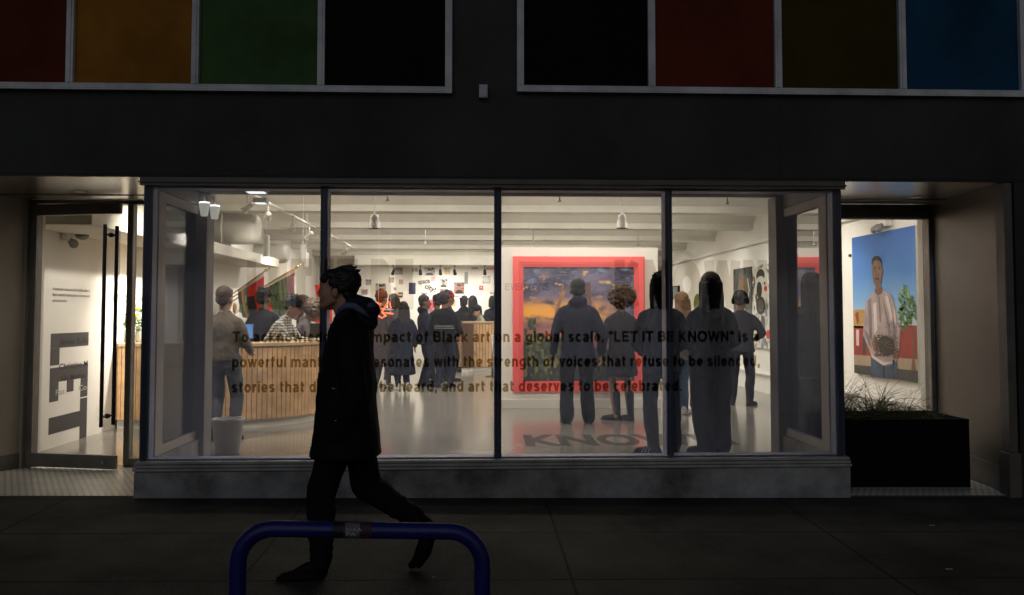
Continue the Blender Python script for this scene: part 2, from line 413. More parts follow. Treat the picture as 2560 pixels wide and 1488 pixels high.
# ------------------------------------------------------------------ ground
YF = 6.66
def gz(x, y): return -0.016 - 0.0082 * x - 0.023 * (6.7 - y)
def slab_mat():
    m = mat('sidewalk concrete', (0.060, 0.056, 0.044), 0.85, var=0.85, scale=1.1, bump=0.7, bscale=70, spec=.25)
    t = m.node_tree; b = t.nodes['Principled BSDF']
    src = b.inputs['Base Color'].links[0].from_socket
    tc = t.nodes.new('ShaderNodeTexCoord'); sp = t.nodes.new('ShaderNodeSeparateXYZ'); t.links.new(tc.outputs['Object'], sp.inputs[0])
    def joint(axis, off, step, w):
        a = t.nodes.new('ShaderNodeMath'); a.operation = 'SUBTRACT'; t.links.new(sp.outputs[axis], a.inputs[0]); a.inputs[1].default_value = off
        p = t.nodes.new('ShaderNodeMath'); p.operation = 'PINGPONG'; t.links.new(a.outputs[0], p.inputs[0]); p.inputs[1].default_value = step / 2
        l = t.nodes.new('ShaderNodeMath'); l.operation = 'LESS_THAN'; t.links.new(p.outputs[0], l.inputs[0]); l.inputs[1].default_value = w
        return l.outputs[0]
    j1 = joint(0, 0.53, 1.84, 0.008); j2 = joint(1, 4.77, 0.93, 0.009)
    mx = t.nodes.new('ShaderNodeMath'); mx.operation = 'MAXIMUM'; t.links.new(j1, mx.inputs[0]); t.links.new(j2, mx.inputs[1])
    mc = t.nodes.new('ShaderNodeMix'); mc.data_type = 'RGBA'
    t.links.new(mx.outputs[0], mc.inputs['Factor']); t.links.new(src, mc.inputs['A']); mc.inputs['B'].default_value = (0.003, 0.003, 0.003, 1)
    # dark spots of old gum
    vo = t.nodes.new('ShaderNodeTexVoronoi'); vo.inputs['Scale'].default_value = 2.3; t.links.new(tc.outputs['Object'], vo.inputs['Vector'])
    lt = t.nodes.new('ShaderNodeMath'); lt.operation = 'LESS_THAN'; lt.inputs[1].default_value = 0.055; t.links.new(vo.outputs['Distance'], lt.inputs[0])
    m2 = t.nodes.new('ShaderNodeMix'); m2.data_type = 'RGBA'; t.links.new(lt.outputs[0], m2.inputs['Factor']); t.links.new(mc.outputs['Result'], m2.inputs['A'])
    m2.inputs['B'].default_value = (0.03, 0.028, 0.024, 1)
    t.links.new(m2.outputs['Result'], b.inputs['Base Color'])
    return m
mb = MB()
xs = [-40 + i * 4 for i in range(21)]; ys = [1.7, 3.4, 5.1, 6.7, 7.6, 8.6]
mb.add([(x, y, gz(x, y) if y <= 6.7 else gz(x, 6.7) - 0.05) for y in ys for x in xs],
       [(j*21+i, j*21+i+1, (j+1)*21+i+1, (j+1)*21+i) for j in range(5) for i in range(20)])
struct(mb.build('sidewalk', slab_mat()))
mb = MB()
mb.add([(-40, 1.55, gz(-40,1.7)), (40, 1.55, gz(40,1.7)), (40, 1.698, gz(40,1.7)), (-40, 1.698, gz(-40,1.7)),
        (-40, 1.55, gz(-40,1.7)-.15), (40, 1.55, gz(40,1.7)-.15), (40, 1.698, gz(40,1.7)-.15), (-40, 1.698, gz(-40,1.7)-.15)],
       [(0,1,2,3),(4,5,1,0),(5,6,2,1),(6,7,3,2),(7,4,0,3),(7,6,5,4)])
struct(mb.build('kerb', mat('kerb concrete', (0.14, 0.135, 0.12), 0.8, var=0.4)))
mb = MB(); mb.add([(-120, -60, gz(-120,1.7)-.13), (120, -60, gz(120,1.7)-.13), (120, 1.56, gz(120,1.7)-.13), (-120, 1.56, gz(-120,1.7)-.13)], [(0,1,2,3)])
struct(mb.build('road', mat('asphalt', (0.04, 0.04, 0.042), 0.8, var=0.4, bump=0.3)))
def tile_mat():
    m = mat('mosaic floor tile', (0.74, 0.71, 0.62), 0.35, var=0.2, scale=3)
    t = m.node_tree; b = t.nodes['Principled BSDF']; src = b.inputs['Base Color'].links[0].from_socket
    tc = t.nodes.new('ShaderNodeTexCoord')
    br = t.nodes.new('ShaderNodeTexBrick'); br.inputs['Scale'].default_value = 1; br.inputs['Brick Width'].default_value = 0.055; br.inputs['Row Height'].default_value = 0.05
    br.inputs['Mortar Size'].default_value = 0.005; t.links.new(tc.outputs['Object'], br.inputs['Vector'])
    mc = t.nodes.new('ShaderNodeMix'); mc.data_type = 'RGBA'; t.links.new(br.outputs['Fac'], mc.inputs['Factor']); t.links.new(src, mc.inputs['A'])
    mc.inputs['B'].default_value = (0.10, 0.09, 0.075, 1); t.links.new(mc.outputs['Result'], b.inputs['Base Color']); return m
XL0, XL1 = PX(70, 8.06), PX(342, 6.7)
XR0, XR1 = PX(2081, 6.7), PX(2464, 6.78)
for nm, a, b in (('tile_floor_left', -6.0, XL1), ('tile_floor_right', XR0, XR1)):
    mb = MB()
    mb.add([(a, 6.70, gz(a,6.7)+.008), (b, 6.70, gz(b,6.7)+.008), (b, 8.09, -.004), (a, 8.09, -.004),
            (a, 6.70, -.2), (b, 6.70, -.2), (b, 8.09, -.2), (a, 8.09, -.2)], [(0,1,2,3),(4,5,1,0),(5,6,2,1),(6,7,3,2),(7,4,0,3)])
    struct(mb.build(nm, tile_mat()))

# ------------------------------------------------------------------ the gallery room
RXL, RXR, YB = -4.52, 5.15, 24.0
def floor_mat():
    m = mat('polished concrete floor', (0.27, 0.25, 0.215), 0.16, var=0.35, scale=0.9, bump=0.03, bscale=6, spec=0.75)
    return m
mb = MB(); mb.box(RXL-.3, RXR+.3, 8.10, YB+.3, -.25, 0.0); mb.box(XL1+.02, XR0-.02, 6.80, 8.10, -.25, -.0005)
struct(mb.build('floor', floor_mat()))
mb = MB(); mb.box(RXL-.2, RXL, 8.26, YB+.2, 0, 3.7); struct(mb.build('wall_left', M_white))
mb = MB(); mb.box(RXR, RXR+.2, 8.26, YB+.2, 0, 3.7); struct(mb.build('wall_right', M_white))
mb = MB(); mb.box(RXL, RXR, YB, YB+.2, 0, 3.7); struct(mb.build('wall_back', M_white))
# vaulted ceiling: beams every 2.52 m with a shallow barrel between them
prof = []
y = 8.0
beams = [8.1 + 2.52 * k for k in range(7)]
for k, yb in enumerate(beams):
    prof += [(yb - .17, 3.0), (yb + .17, 3.0)]
    if k < len(beams) - 1:
        a, b = yb + .19, beams[k+1] - .19
        for i in range(13):
            t = i / 12; prof.append((a + (b-a)*t, 3.10 + 0.42 * math.sin(math.pi * t) ** 0.8))
prof += [(beams[-1]+.19, 3.1), (YB + .1, 3.1)]
prof = [(7.96, 3.0)] + prof
mb = MB(); n = len(prof)
vs = [(RXL-.1, y, z) for y, z in prof] + [(RXR+.1, y, z) for y, z in prof]
mb.add(vs, [(i, i+1, n+i+1, n+i) for i in range(n-1)])
mb.box(RXL-.1, RXR+.1, 7.96, YB+.1, 3.75, 3.8)
struct(mb.build('ceiling', M_ceil))
mb = MB(); mb.box(-3.35, RXR, 22.9, YB-.002, 2.735, 3.0 - .002)
struct(mb.build('ceiling_soffit', M_ceil, bevel=.01))

# ------------------------------------------------------------------ the building
bld = thing('gallery_building', 'dark street building with coloured upper panels and lit glass shopfront', 'building', (0, 6.7, 0))
LB = Vector((0, -6.7, 0))
def part(mb, name, m, parent=bld, **k):
    o = mb.build(name, m, parent, **k)
    if parent is bld: o.location = LB
    return o
ZS = 2.502
mb = MB(); mb.box(-14, 14, YF, 6.70, ZS, 9); part(mb, 'fascia', M_fascia)
mb = MB(); mb.box(-14, 14, 6.70, 7.95, 2.545, 9)
part(mb, 'upper_wall', M_fascia)
for x in (470, 1925):                                                 # fine joints of the cladding
    mb = MB(); X = PX(x, YF); mb.box(X-.003, X+.003, YF-.002, YF+.002, ZS, 3.3); part(mb, 'cladding_joint', M_black)
mb = MB(); mb.box(-14, 14, YF-.004, YF, ZS+.014, ZS+.022); part(mb, 'drip_edge', M_black)
# upper windows
def colour_panel(name, c): return mat(name, c, 0.6, var=0.4, scale=1.7, bump=0.08, bscale=200, spec=.08)
reds = colour_panel('oxblood panel', (0.14, 0.024, 0.010)); orng = colour_panel('amber panel', (0.38, 0.16, 0.018))
grn = colour_panel('green panel', (0.070, 0.140, 0.045)); blk = colour_panel('black panel', (0.004, 0.004, 0.004))
red2 = colour_panel('rust red panel', (0.17, 0.032, 0.015)); olv = colour_panel('olive panel', (0.065, 0.05, 0.005)); blu = colour_panel('blue panel', (0.012, 0.080, 0.165))
def upper_window(x0, x1, mulls, cols, zb):
    wm = MB(); w = .055; zt = 5.3
    wm.box(x0, x1, YF-.05, YF, zb, zb+w*.95)
    wm.box(x0+w, x1-w, YF-.035, YF, zt-w, zt)
    wm.box(x0, x0+w, YF-.05, YF, zb+w*.95+.002, zt); wm.box(x1-w, x1, YF-.05, YF, zb+w*.95+.002, zt)
    for X in mulls:
        wm.box(X-.028, X+.028, YF-.048, YF, zb+w*.95+.003, zt-w-.003)
        wm.box(X-.010, X+.010, YF-.056, YF-.048, zb+w*.95+.003, zt-w-.003)
    wm.box(x0+w+.004, x1-w-.004, YF-.052, YF-.05, zb+.014, zb+.020); wm.box(x0+w+.004, x1-w-.004, YF-.052, YF-.05, zb+.040, zb+.045)
    f = part(wm, 'upper_window', M_alu, bevel=.004)
    xs = [x0+w] + list(mulls) + [x1-w]
    for i, c in enumerate(cols):
        a = xs[i] + (.028 if i else 0) + .001; b = xs[i+1] - (.028 if i < len(cols)-1 else 0) - .001
        pm = MB(); pm.box(a, b, YF-.012, YF-.001, zb+w*.95+.001, zt-w-.001)
        part(pm, 'panel', c, f)
zb1 = PZ(700, 229, YF)
upper_window(PX(-150, YF), PX(1111, YF), [PX(x, YF) for x in (163, 474, 786)], (reds, orng, grn, blk), zb1)
zb2 = PZ(1272, 229, YF)
upper_window(PX(1272, YF), PX(2536, YF), [PX(x, YF) for x in (1606, 1920, 2228)], (blk, red2, olv, blu), zb2)
mb = MB(); a, b = PX(1178, YF), PX(1199, YF); z0, z1 = PZ(1188, 244, YF), PZ(1188, 212, YF)
mb.box(a, b, YF-.05, YF-.001, z0, z1); mb.box(a+.008, b-.008, YF-.056, YF-.05, z0+.01, z1-.01)
part(mb, 'junction_box', M_alu, bevel=.004)

# shopfront bay
YG = 6.75
GT, GB = PZ(1224, 465, YG), PZ(1224, 1126, YG)
XG0, XG1 = PX(352, YG), PX(2071, YG)
mb = MB()
mb.box(XG0-.012, XG1+.012, YF+.002, 6.715, GT, ZS-.002); mb.box(XG0-.012, XG1+.012, 6.715, 6.90, GT+.002, 2.543)
mb.box(XG0-.02, XG1+.02, YF-.012, YF+.002, GT+.022, GT+.034)
part(mb, 'window_head', M_frame, bevel=.003)
hb = (GB - PZ(1224, 1154, YF))
mb = MB()
for i, (d, k) in enumerate(((.0, 0), (.014, 1), (.028, 2))):
    mb.box(XL1-.002-d*.2, XR0+.002+d*.2, YF+.01-d, 6.90, GB-.004-(k+1)*hb/3+.004, GB-.004-k*hb/3)
part(mb, 'window_sill', M_sill, bevel=.003)
mb = MB(); mb.box(XL1, XR0, YF-.004, 6.90, -.35, GB-hb-.006); part(mb, 'concrete_base', M_plinth, bevel=.006)
# glass sheets, meeting on the mullion centres
mx = [PX(797, YG), PX(1225, YG), PX(1645, YG)]
gx = [XG0+.055] + mx + [XG1-.055]
gwin = thing('shop_window', None, None); del_ = gwin
bpy.data.objects.remove(gwin)
wm = MB()
wm.box(XG0, XG0+.075, 6.722, 6.82, GB, GT-.001); wm.box(XG1-.075, XG1, 6.722, 6.82, GB, GT-.001)
wm.box(XG0+.070, XG1-.070, 6.724, 6.86, GB-.001, GB+.010); wm.box(XG0+.070, XG1-.070, 6.724, 6.86, GT-.014, GT-.0015)
gwin = part(wm, 'shop_window', M_mull, bevel=.004)
for X in mx:
    q = MB(); q.box(X-.029, X+.029, 6.720, 6.862, GB+.0105, GT-.0145); part(q, 'mullion', M_mull, gwin, bevel=.003)
YT = 6.708
ux, uz = (1,0,0), (0,0,1)
caph = PZ(1220, 815, YT) - PZ(1220, 842, YT)
small, big, faint = [], [], []
for body, x0, x1, yb in (('To acknowledge the impact of Black art on a global scale. \u201cLET IT BE KNOWN" is a', 573, 1866, 842),
                         ('powerful mantra that resonates with the strength of voices that refuse to be silenced,', 573, 1868, 903),
                         ('stories that deserve to be heard, and art that deserves to be celebrated.', 573, 1676, 964)):
    A = PX(x0, YT); B = PX(x1, YT); small += line_quads(body, .108, A, B-A, PZ(1220, yb, YT), caph)
ch = PZ(1220, 638, YT) - PZ(1220, 762, YT); zb = PZ(1220, 762, YT)
for body, x0, x1 in (('LET IT BE', 606, 1018), ('KNOWN', 1513, 1890)):
    a, b = PX(x0, YT), PX(x1, YT); big += line_quads(body, .17, a, b-a, zb, ch)
a, b = PX(1243, YT), PX(1352, YT); faint += line_quads('EVERYONE', .07, a, b-a, PZ(1290, 714, YT), .052)  # reflection of a word, painted into the pane
gx = [XG0+.004] + mx + [XG1-.004]
letters = [MB(), MB(), MB()]
for i in range(4):
    vv, parts = cut_pane(gx[i]+.0015, gx[i+1]-.0015, GB+.002, GT-.002, [faint, big, small])
    def put(q, fl):
        ids = sorted({j for f in fl for j in f}); mp = {j: k for k, j in enumerate(ids)}
        q.add([(vv[j][0], YT, vv[j][1]) for j in ids], [tuple(mp[j] for j in f) for f in fl])
    q = MB(); put(q, parts[-1]); part(q, 'pane', M_glassF, gwin)
    for k in range(3):
        if k in parts: put(letters[k], parts[k])
for k, m in enumerate((M_vinrefl, M_vinbig, M_vin)): part(letters[k], 'lettering', m, gwin)
# returns of the bay (side glazing running back to the entrances)
for sgn, X in ((-1, XG0), (1, XG1)):
    xi = X - sgn*.075; xo = X
    def bx(mb, a, b, y0, y1, z0, z1): mb.box(X - sgn*a, X - sgn*b, y0, y1, z0, z1)
    q = MB(); bx(q, .004, .070, 6.86, 7.02, GB, 2.42); bx(q, .008, .066, 7.02, 7.84, GB, GB+.07); bx(q, .008, .066, 7.02, 7.84, 2.34, 2.42)
    r = part(q, 'return_frame', M_stile, bevel=.004)
    q = MB(); bx(q, -.05, .14, 7.84, 8.06, 0.002, 2.54); part(q, 'return_pillar', mat('grey painted pillar', (0.30, 0.285, 0.275), 0.6, var=0.15, scale=2), bevel=.006)
    q = MB(); xx = X - sgn*.037; q.add([(xx, 7.021, GB+.07), (xx, 7.839, GB+.07), (xx, 7.839, 2.34), (xx, 7.021, 2.34)], [(0,1,2,3)])
    part(q, 'pane', M_glassR, r)
    q = MB(); bx(q, 0, .10, 6.90, 8.06, -.3, GB-.002); part(q, 'return_base', M_plinth)
    q = MB(); bx(q, 0, .075, 6.90, 7.84, 2.421, 2.543); part(q, 'return_head', M_frame)

# entrances
ZD = 2.46; YE = 8.10
def soffit(x0, x1): 
    q = MB(); q.box(x0, x1, 6.702, 8.09, ZS, 2.544); q.box(x0+.35, x1-.05, 7.72, 7.92, ZS-.008, ZS-.001); return part(q, 'soffit', M_steel, bevel=.002)
soffit(-6.0, XG0-.03); soffit(XG1+.03, XR1+.3)
q = MB(); q.box(-6.0, XL0, 8.0, 8.25, 0, ZS-.002)
q.add([(XL0, 8.06, 0), (-4.80, 6.70, 0), (-4.80, 6.70, ZS-.002), (XL0, 8.06, ZS-.002), (-5.1, 8.06, 0), (-5.1, 8.06, ZS-.002), (-5.1, 6.7, 0), (-5.1, 6.7, ZS-.002)],
      [(0,1,2,3), (1,6,7,2), (0,3,5,4), (2,7,5,3)])
part(q, 'entrance_wall', M_plaster)
q = MB(); q.add([(XL0+.012, 8.07, .0), (-4.788, 6.70, .0), (-4.788, 6.70, .14), (XL0+.012, 8.07, .14), (XL0-.1, 8.07, .0), (-5.0, 6.70, .0), (-5.0, 6.7, .14), (XL0-.1, 8.07, .14)],
      [(0,1,2,3), (3,2,6,7), (1,5,6,2)]); part(q, 'skirting', M_frame)
q = MB(); q.box(-14, -4.80, YF+.002, 6.70, -.3, ZS-.002); part(q, 'pier', M_fascia)
XW = PX(2300, 8.06)
XWf = PX(2456, 6.80)
q = MB()
q.add([(XW, 8.06, 0), (XWf, 6.80, 0), (XWf, 6.80, ZS-.002), (XW, 8.06, ZS-.002), (XWf+.3, 6.80, 0), (XWf+.3, 6.8, ZS-.002), (XWf+.3, 8.25, 0), (XWf+.3, 8.25, ZS-.002), (XW, 8.25, 0), (XW, 8.25, ZS-.002)],
      [(0,3,2,1), (1,2,5,4), (4,5,7,6), (6,7,9,8), (8,9,3,0)])
part(q, 'entrance_wall', M_stone)
q = MB(); d = .012
q.add([(XW-d, 8.05, -.02), (XWf-d, 6.79, -.06), (XWf-d, 6.79, .17), (XW-d, 8.05, .17), (XW+.1, 8.05, .17), (XWf+.1, 6.79, .17)], [(0,3,2,1), (3,4,5,2)]); part(q, 'skirting', M_frame)
X5 = PX(2500, YF)
q = MB(); q.box(XWf-.008, X5, YF+.012, 6.799, .30, ZS-.002); q.box(XWf-.03, X5+.01, YF-.01, 6.798, -.25, .30); part(q, 'pier_trim', M_frame, bevel=.006)
q = MB(); q.box(X5+.011, 14, YF+.002, 6.80, -.3, ZS-.002); part(q, 'pier', M_fascia)
# front wall of the room beside the entrances
q = MB(); q.box(XW, RXR+.1, 8.255, 8.35, 0, 3.0); q.box(-6, XL0-.01, 8.255, 8.35, 0, 3.0); q.box(-6, RXR+.1, 7.952, 8.0, 2.546, 3.3)
part(q, 'inner_wall', M_white)

# door and its frame
XJ = PX(76, YE); XJ1 = PX(93, YE); XM0, XM1 = PX(314, YE), PX(328, YE)
XEND = XG0 - .052
q = MB()
q.box(XL0+.001, XJ1, YE-.05, YE+.06, 0, ZS-.004)
q.box(XJ1+.001, XEND, YE-.05, YE+.06, ZD, ZS-.004)
q.box(XM0, XM1, YE-.045, YE+.055, 0, ZD-.001)
q.box(XM1+.001, XEND, YE-.045, YE+.055, 0, .07)
q.box(XEND-.03, XEND, YE-.04, YE+.05, .071, ZD-.001)
df = part(q, 'door_frame', M_door, bevel=.004)
q = MB(); q.add([(XM1+.002, YE, .071), (XEND-.031, YE, .071), (XEND-.031, YE, ZD-.002), (XM1+.002, YE, ZD-.002)], [(0,1,2,3)]); part(q, 'pane', M_glassD, df)
dx0 = XJ1 - .02; DW = .90; ang = R(12.5)
MD = Matrix.Translation((dx0, YE-.055, 0)) @ Matrix.Rotation(-ang, 4, 'Z')
q = MB(); q.M = MD
q.box(0, DW, -.022, .022, .012, .135); q.box(0, DW, -.022, .022, ZD-.115, ZD-.012)
q.box(0, .032, -.015, .015, .136, ZD-.116)
door = part(q, 'door', M_door, bevel=.004)
q = MB(); q.M = MD; q.add([(.033, 0, .136), (DW-.003, 0, .136), (DW-.003, 0, ZD-.116), (.033, 0, ZD-.116)], [(0,1,2,3)]); part(q, 'pane', M_glassD, door)
for s in (-1, 1):
    q = MB(); q.M = MD; hx = DW - .10
    q.ring([(hx, s*.085, .40), (hx, s*.085, 2.24)], .017, 14)
    for z in (.49, 2.15): q.ring([(hx, s*.085, z), (hx, s*.004, z)], .011, 10); q.ring([(hx, s*.012, z), (hx, s*.004, z)], .022, 12)
    part(q, 'handle', M_blackm, door)
q = MB(); q.M = MD; q.ring([(DW-.12, -.0225, .07), (DW-.12, -.028, .07)], .016, 14); part(q, 'lock', M_steel, door)
# alcove window by the planter
XA0, XA1 = XG1+.052, XW-.002; xr = PX(2283, YE)
q = MB(); zh = PZ(2200, 540, YE)
q.box(XA0, XA1, YE-.04, YE+.05, zh, ZS-.004); q.box(xr, XA1, YE-.05, YE+.06, 0, zh-.001); q.box(XA0, xr-.001, YE-.045, YE+.05, 0, .10)
q.box(XA0, XA0+.02, YE-.04, YE+.05, .101, zh-.001)
q.box(XA0+.02, xr-.002, YE-.055, YE-.041, zh+.012, zh+.03)
aw = part(q, 'alcove_window', M_door, bevel=.004)
q = MB(); q.add([(XA0+.021, YE, .101), (xr-.002, YE, .101), (xr-.002, YE, zh-.001), (XA0+.021, YE, zh-.001)], [(0,1,2,3)]); part(q, 'pane', M_glassA, aw)
q = MB(); a, b = PX(2178, YE), PX(2245, YE); put_text(q, 'EVERYONE', (a, YE+.004, PZ(2200, 806, YE)), ux, uz, b-a, .05, 0.012); part(q, 'lettering', vinyl('tinted word reflection', (.72,.70,.68)), aw)  # reflected word painted onto the alcove glass
# recessed down lights of the two entrances
def downlight(X, Y, z, col, e, label):
    q = MB(); q.lathe([(.062, -.006), (.062, 0), (.045, .0)], (0,0,0), 24)
    t = thing('recessed_downlight', label, 'ceiling light', (X, Y, z-.001))
    q.build('rim', M_whitem, t)
    q = MB(); q.lathe([(.044, -.0045), (.044, -.003)], (0,0,0), 24); q.build('lens', mat('lit lens '+label[:6], col, emit=12), t)
    light('downlight_lamp', 'SPOT', (X, Y, z-.03), e, col, (X, Y, 0), .03, 120, .8)
downlight(PX(190, 7.5), 7.5, ZS, (0.95, 0.90, 0.80), 6, 'small warm white downlight in the steel soffit before the open door')
downlight(PX(2257, 7.55), 7.55, ZS, (0.55, 0.68, 1.0), 7, 'small cool white downlight in the steel soffit above the planter')
GL = 'white track spots washing the left wall'
FILL_DOWN = (14, 150, 165, 165, 165, 165); FILL_UP = (30, 55, 44, 38, 34, 30)  # output of the added fill lights, downwards and upwards
# ------------------------------------------------------------------ wall lettering on the left wall (painted on it)
M_ink = mat('charcoal wall ink', (0.060, 0.059, 0.064), 0.6)
XW_ = RXL + .002
def wallpt(x): return RXL / ratio6(x * 2560/2520)          # depth at which the left wall is seen at photo column x
q = MB(); ya, yb_ = wallpt(126), wallpt(219)                          # LET, read downwards
w_ = yb_ - ya
def lw(a, b, z0, z1): q.box(RXL+.0005, XW_, ya + a*w_, ya + b*w_, z0, z1)
lw(0, 1, 1.055, 1.212); lw(0, .225, .873, 1.0545)                     # L
lw(0, 1, .690, .846); lw(0, .22, .487, .6895); lw(.43, .61, .56, .6895); lw(.80, 1, .472, .6895)  # E
lw(.80, 1, .0, .458); lw(0, .799, .146, .322)                         # T
e = q.build('wall_lettering', M_ink); tag(e, 'large charcoal letters LET turned sideways on the white wall behind the door', 'wall lettering')
q = MB(); z = PZ(174, 724, wallpt(174))
for i, s in enumerate(('A testament to the soul and boundless talent of', 'Black creativity featuring both world-renowned', 'and local artists.')):
    put_text(q, s, (XW_, wallpt(128), 1.43 + (.245 - i*.062)), (0,1,0), (0,0,1), (wallpt(220)-wallpt(128)) * (1, .99, .37)[i], .032, .008)
e = q.build('wall_lettering', M_ink); tag(e, 'small three line paragraph printed on the white wall behind the glass door', 'wall lettering')
M_ink2 = mat('black wall ink', (0.010, 0.010, 0.010), 0.7)
q = MB()
ROWS = (('James Bullo', 148, 219, 846), ('Christine M', 148, 218, 905), ('Nia Mumba', 154, 212, 934), ('Pat       Co', 141, 217, 966))
for s, x0, x1, yl in ROWS:
    D = wallpt((x0+x1)/2); put_text(q, s, (XW_+.001, wallpt(x0), PZ((x0+x1)/2, yl, D)), (0,1,0), (0,0,1), wallpt(x1)-wallpt(x0), .062, .014, 1 if s[0] == 'P' else 0)
e = q.build('wall_lettering', [M_ink2, mat('washed out wall ink', (.42,.41,.39), .7)]); tag(e, 'list of black artist names overprinted on the big sideways letters', 'wall lettering')
q = MB(); put_text(q, 'LETTING', (XW_, wallpt(277), PZ(295, 742, wallpt(295))), (0,1,0), (0,0,1), wallpt(311)-wallpt(277), .075, .004)
put_text(q, 'ART', (XW_, wallpt(341), PZ(341, 742, wallpt(345))), (0,1,0), (0,0,1), .35, .075, .004)
e = q.build('wall_lettering', M_ink); tag(e, 'thin dark words LETTING ART on the wall above the flowers', 'wall lettering')
# floor word
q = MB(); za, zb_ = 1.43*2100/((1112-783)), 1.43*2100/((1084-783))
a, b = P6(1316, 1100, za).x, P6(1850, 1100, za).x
put_text(q, 'KNOWN', (a, za, .0015), (1,0,0), (0,1,0), b-a, zb_-za, .04)  # see-through dark tint on the floor, shaped like the window word
e = q.build('floor_word', vinyl('floor word film', (0.80, 0.78, 0.77))); tag(e, 'large dark word KNOWN lying flat on the polished floor', 'floor word')

# ------------------------------------------------------------------ reception desk (curved, slatted) and bar
M_oak = mat('oak slats', (0.64, 0.40, 0.20), 0.5, var=0.4, scale=5)
M_oakt = mat('oak top', (0.62, 0.44, 0.26), 0.35, var=0.3, scale=6)
M_gap = mat('dark slat gap', (0.10, 0.05, 0.02), 0.8)
M_plw = mat('white plinth', (0.72, 0.70, 0.64), 0.5)
def smooth_path(pts, n=14):
    pts = [Vector((*p, 0)) for p in pts]; out = []
    for i in range(len(pts)-1):
        p0 = pts[max(0, i-1)]; p1 = pts[i]; p2 = pts[i+1]; p3 = pts[min(len(pts)-1, i+2)]
        for k in range(n):
            t = k/n; out.append(.5*((2*p1) + (p2-p0)*t + (2*p0-5*p1+4*p2-p3)*t*t + (3*p1-p0-3*p2+p3)*t**3))
    return out + [pts[-1]]
def resample(path, step):
    out = [path[0]]; acc = 0
    for a, b in zip(path, path[1:]):
        L = (b-a).length; p = 0
        while acc + L - p >= step:
            p += step - acc; acc = 0; out.append(a + (b-a)*(p/L))
        acc += L - p
    return out
def wall_strip(mb, path, off0, off1, z0, z1, m=0):
    """a band of constant thickness following a plan path (offsets to the path's inner side)"""
    n = len(path); vs = []
    for i, p in enumerate(path):
        d = (path[min(n-1, i+1)] - path[max(0, i-1)]).normalized(); nn = Vector((-d.y, d.x, 0))
        for o, z in ((off0, z0), (off1, z0), (off1, z1), (off0, z1)): vs.append((p.x + nn.x*o, p.y + nn.y*o, z))
    fs = [(i*4+k, i*4+(k+1)%4, (i+1)*4+(k+1)%4, (i+1)*4+k) for i in range(n-1) for k in range(4)]
    fs += [(3,2,1,0), tuple((n-1)*4+k for k in range(4))]
    mb.add(vs, fs, m)
def slat_desk(name, label, pts, ztop, depth, step=.062):
    path = smooth_path(pts); t = thing(name, label, 'counter', (path[0].x, path[0].y, 0))
    off = -Vector((path[0].x, path[0].y, 0)); pl = MB()
    def fin(q, nm, m, **k):
        o = q.build(nm, m, t, **k); o.location = off; return o
    q = MB(); wall_strip(q, path, .04, depth-.02, .0, .10); fin(q, 'plinth', M_plw)
    q = MB(); wall_strip(q, path, .012, depth, .102, ztop-.045); fin(q, 'carcass', M_gap)
    q = MB(); rs = resample(path, step)
    for a, b in zip(rs, rs[1:]):
        d = (b-a).normalized(); nn = Vector((-d.y, d.x, 0)); a2 = a + d*.004; b2 = b - d*.004
        q.add([(p.x+nn.x*o, p.y+nn.y*o, z) for p in (a2, b2) for o, z in ((-.008, .105), (.011, .105), (.011, ztop-.048), (-.008, ztop-.048))],
              [(0,1,2,3), (7,6,5,4), (0,4,5,1), (1,5,6,2), (2,6,7,3), (3,7,4,0)])
    fin(q, 'slat_front', M_oak)
    q = MB(); wall_strip(q, path, -.03, depth+.02, ztop-.042, ztop); fin(q, 'top', M_oakt, bevel=.004)
    return t
slat_desk('reception_desk', 'curved oak slat reception desk with white plinth near the shop window', 
          [(-4.49, 10.68), (-3.9, 10.64), (-3.2, 10.62), (-2.72, 10.70), (-2.36, 10.98), (-2.14, 11.4), (-2.02, 12.0), (-1.98, 12.9)], 1.055, .6)
XB0 = P6(1131, 800, 20.85).x
slat_desk('bar_counter', 'straight oak slat counter in front of the photo covered wall', [(XB0, 24.0-.6), (XB0, 20.95), (XB0+.04, 20.85), (XB0+.1, 20.83), (XB0+.8, 20.83), (1.9, 20.83)], 1.225, .5, .075)
# things on the desk
t = thing('desk_monitor', 'flat monitor with a bright blue screen on the reception desk', 'monitor', (P6(611, 850, 11.0).x, 11.0, 1.057))
q = MB(); q.box(-.10, .10, -.06, .06, 0, .012); q.box(-.02, .02, -.01, .02, .012, .06); q.build('stand', M_blackm, t, bevel=.003)
q = MB(); q.box(-.115, .115, -.01, .012, .04, .235); q.build('casing', M_blackm, t, bevel=.003)
q = MB(); q.box(-.108, .108, -.0125, -.011, .047, .228); q.build('screen', mat('blue screen', (0.10, 0.24, 0.62), .4, emit=.9), t)
t = thing('laptop', 'open laptop on the desk beside the curly haired person', 'laptop', (P6(795, 845, 12.3).x, 12.3, 1.057), R(205))
q = MB(); q.box(-.16, .16, -.11, .11, 0, .016); q.build('base', M_whitem, t, bevel=.003)
q = MB(); q.M = Matrix.Translation((0, .11, .018)) @ Matrix.Rotation(R(-18), 4, 'X'); q.box(-.16, .16, -.004, .004, 0, .22); q.build('lid', M_blackm, t, bevel=.003)
t = thing('paper_sheet', 'loose white papers lying by the hand on the desk', 'paper', (P6(775, 850, 11.55).x, 11.55, 1.058), R(-10))
q = MB()
for i in range(5): q.M = Matrix.Translation((.03*math.sin(i*2.1), .02*math.cos(i*1.7), .0035*i)) @ Matrix.Rotation(.4*math.sin(i*3), 4, 'Z'); q.box(-.13, .13, -.09, .09, 0, .003)
q.build('sheets', mat('paper', (0.7, 0.66, 0.55), .8), t)
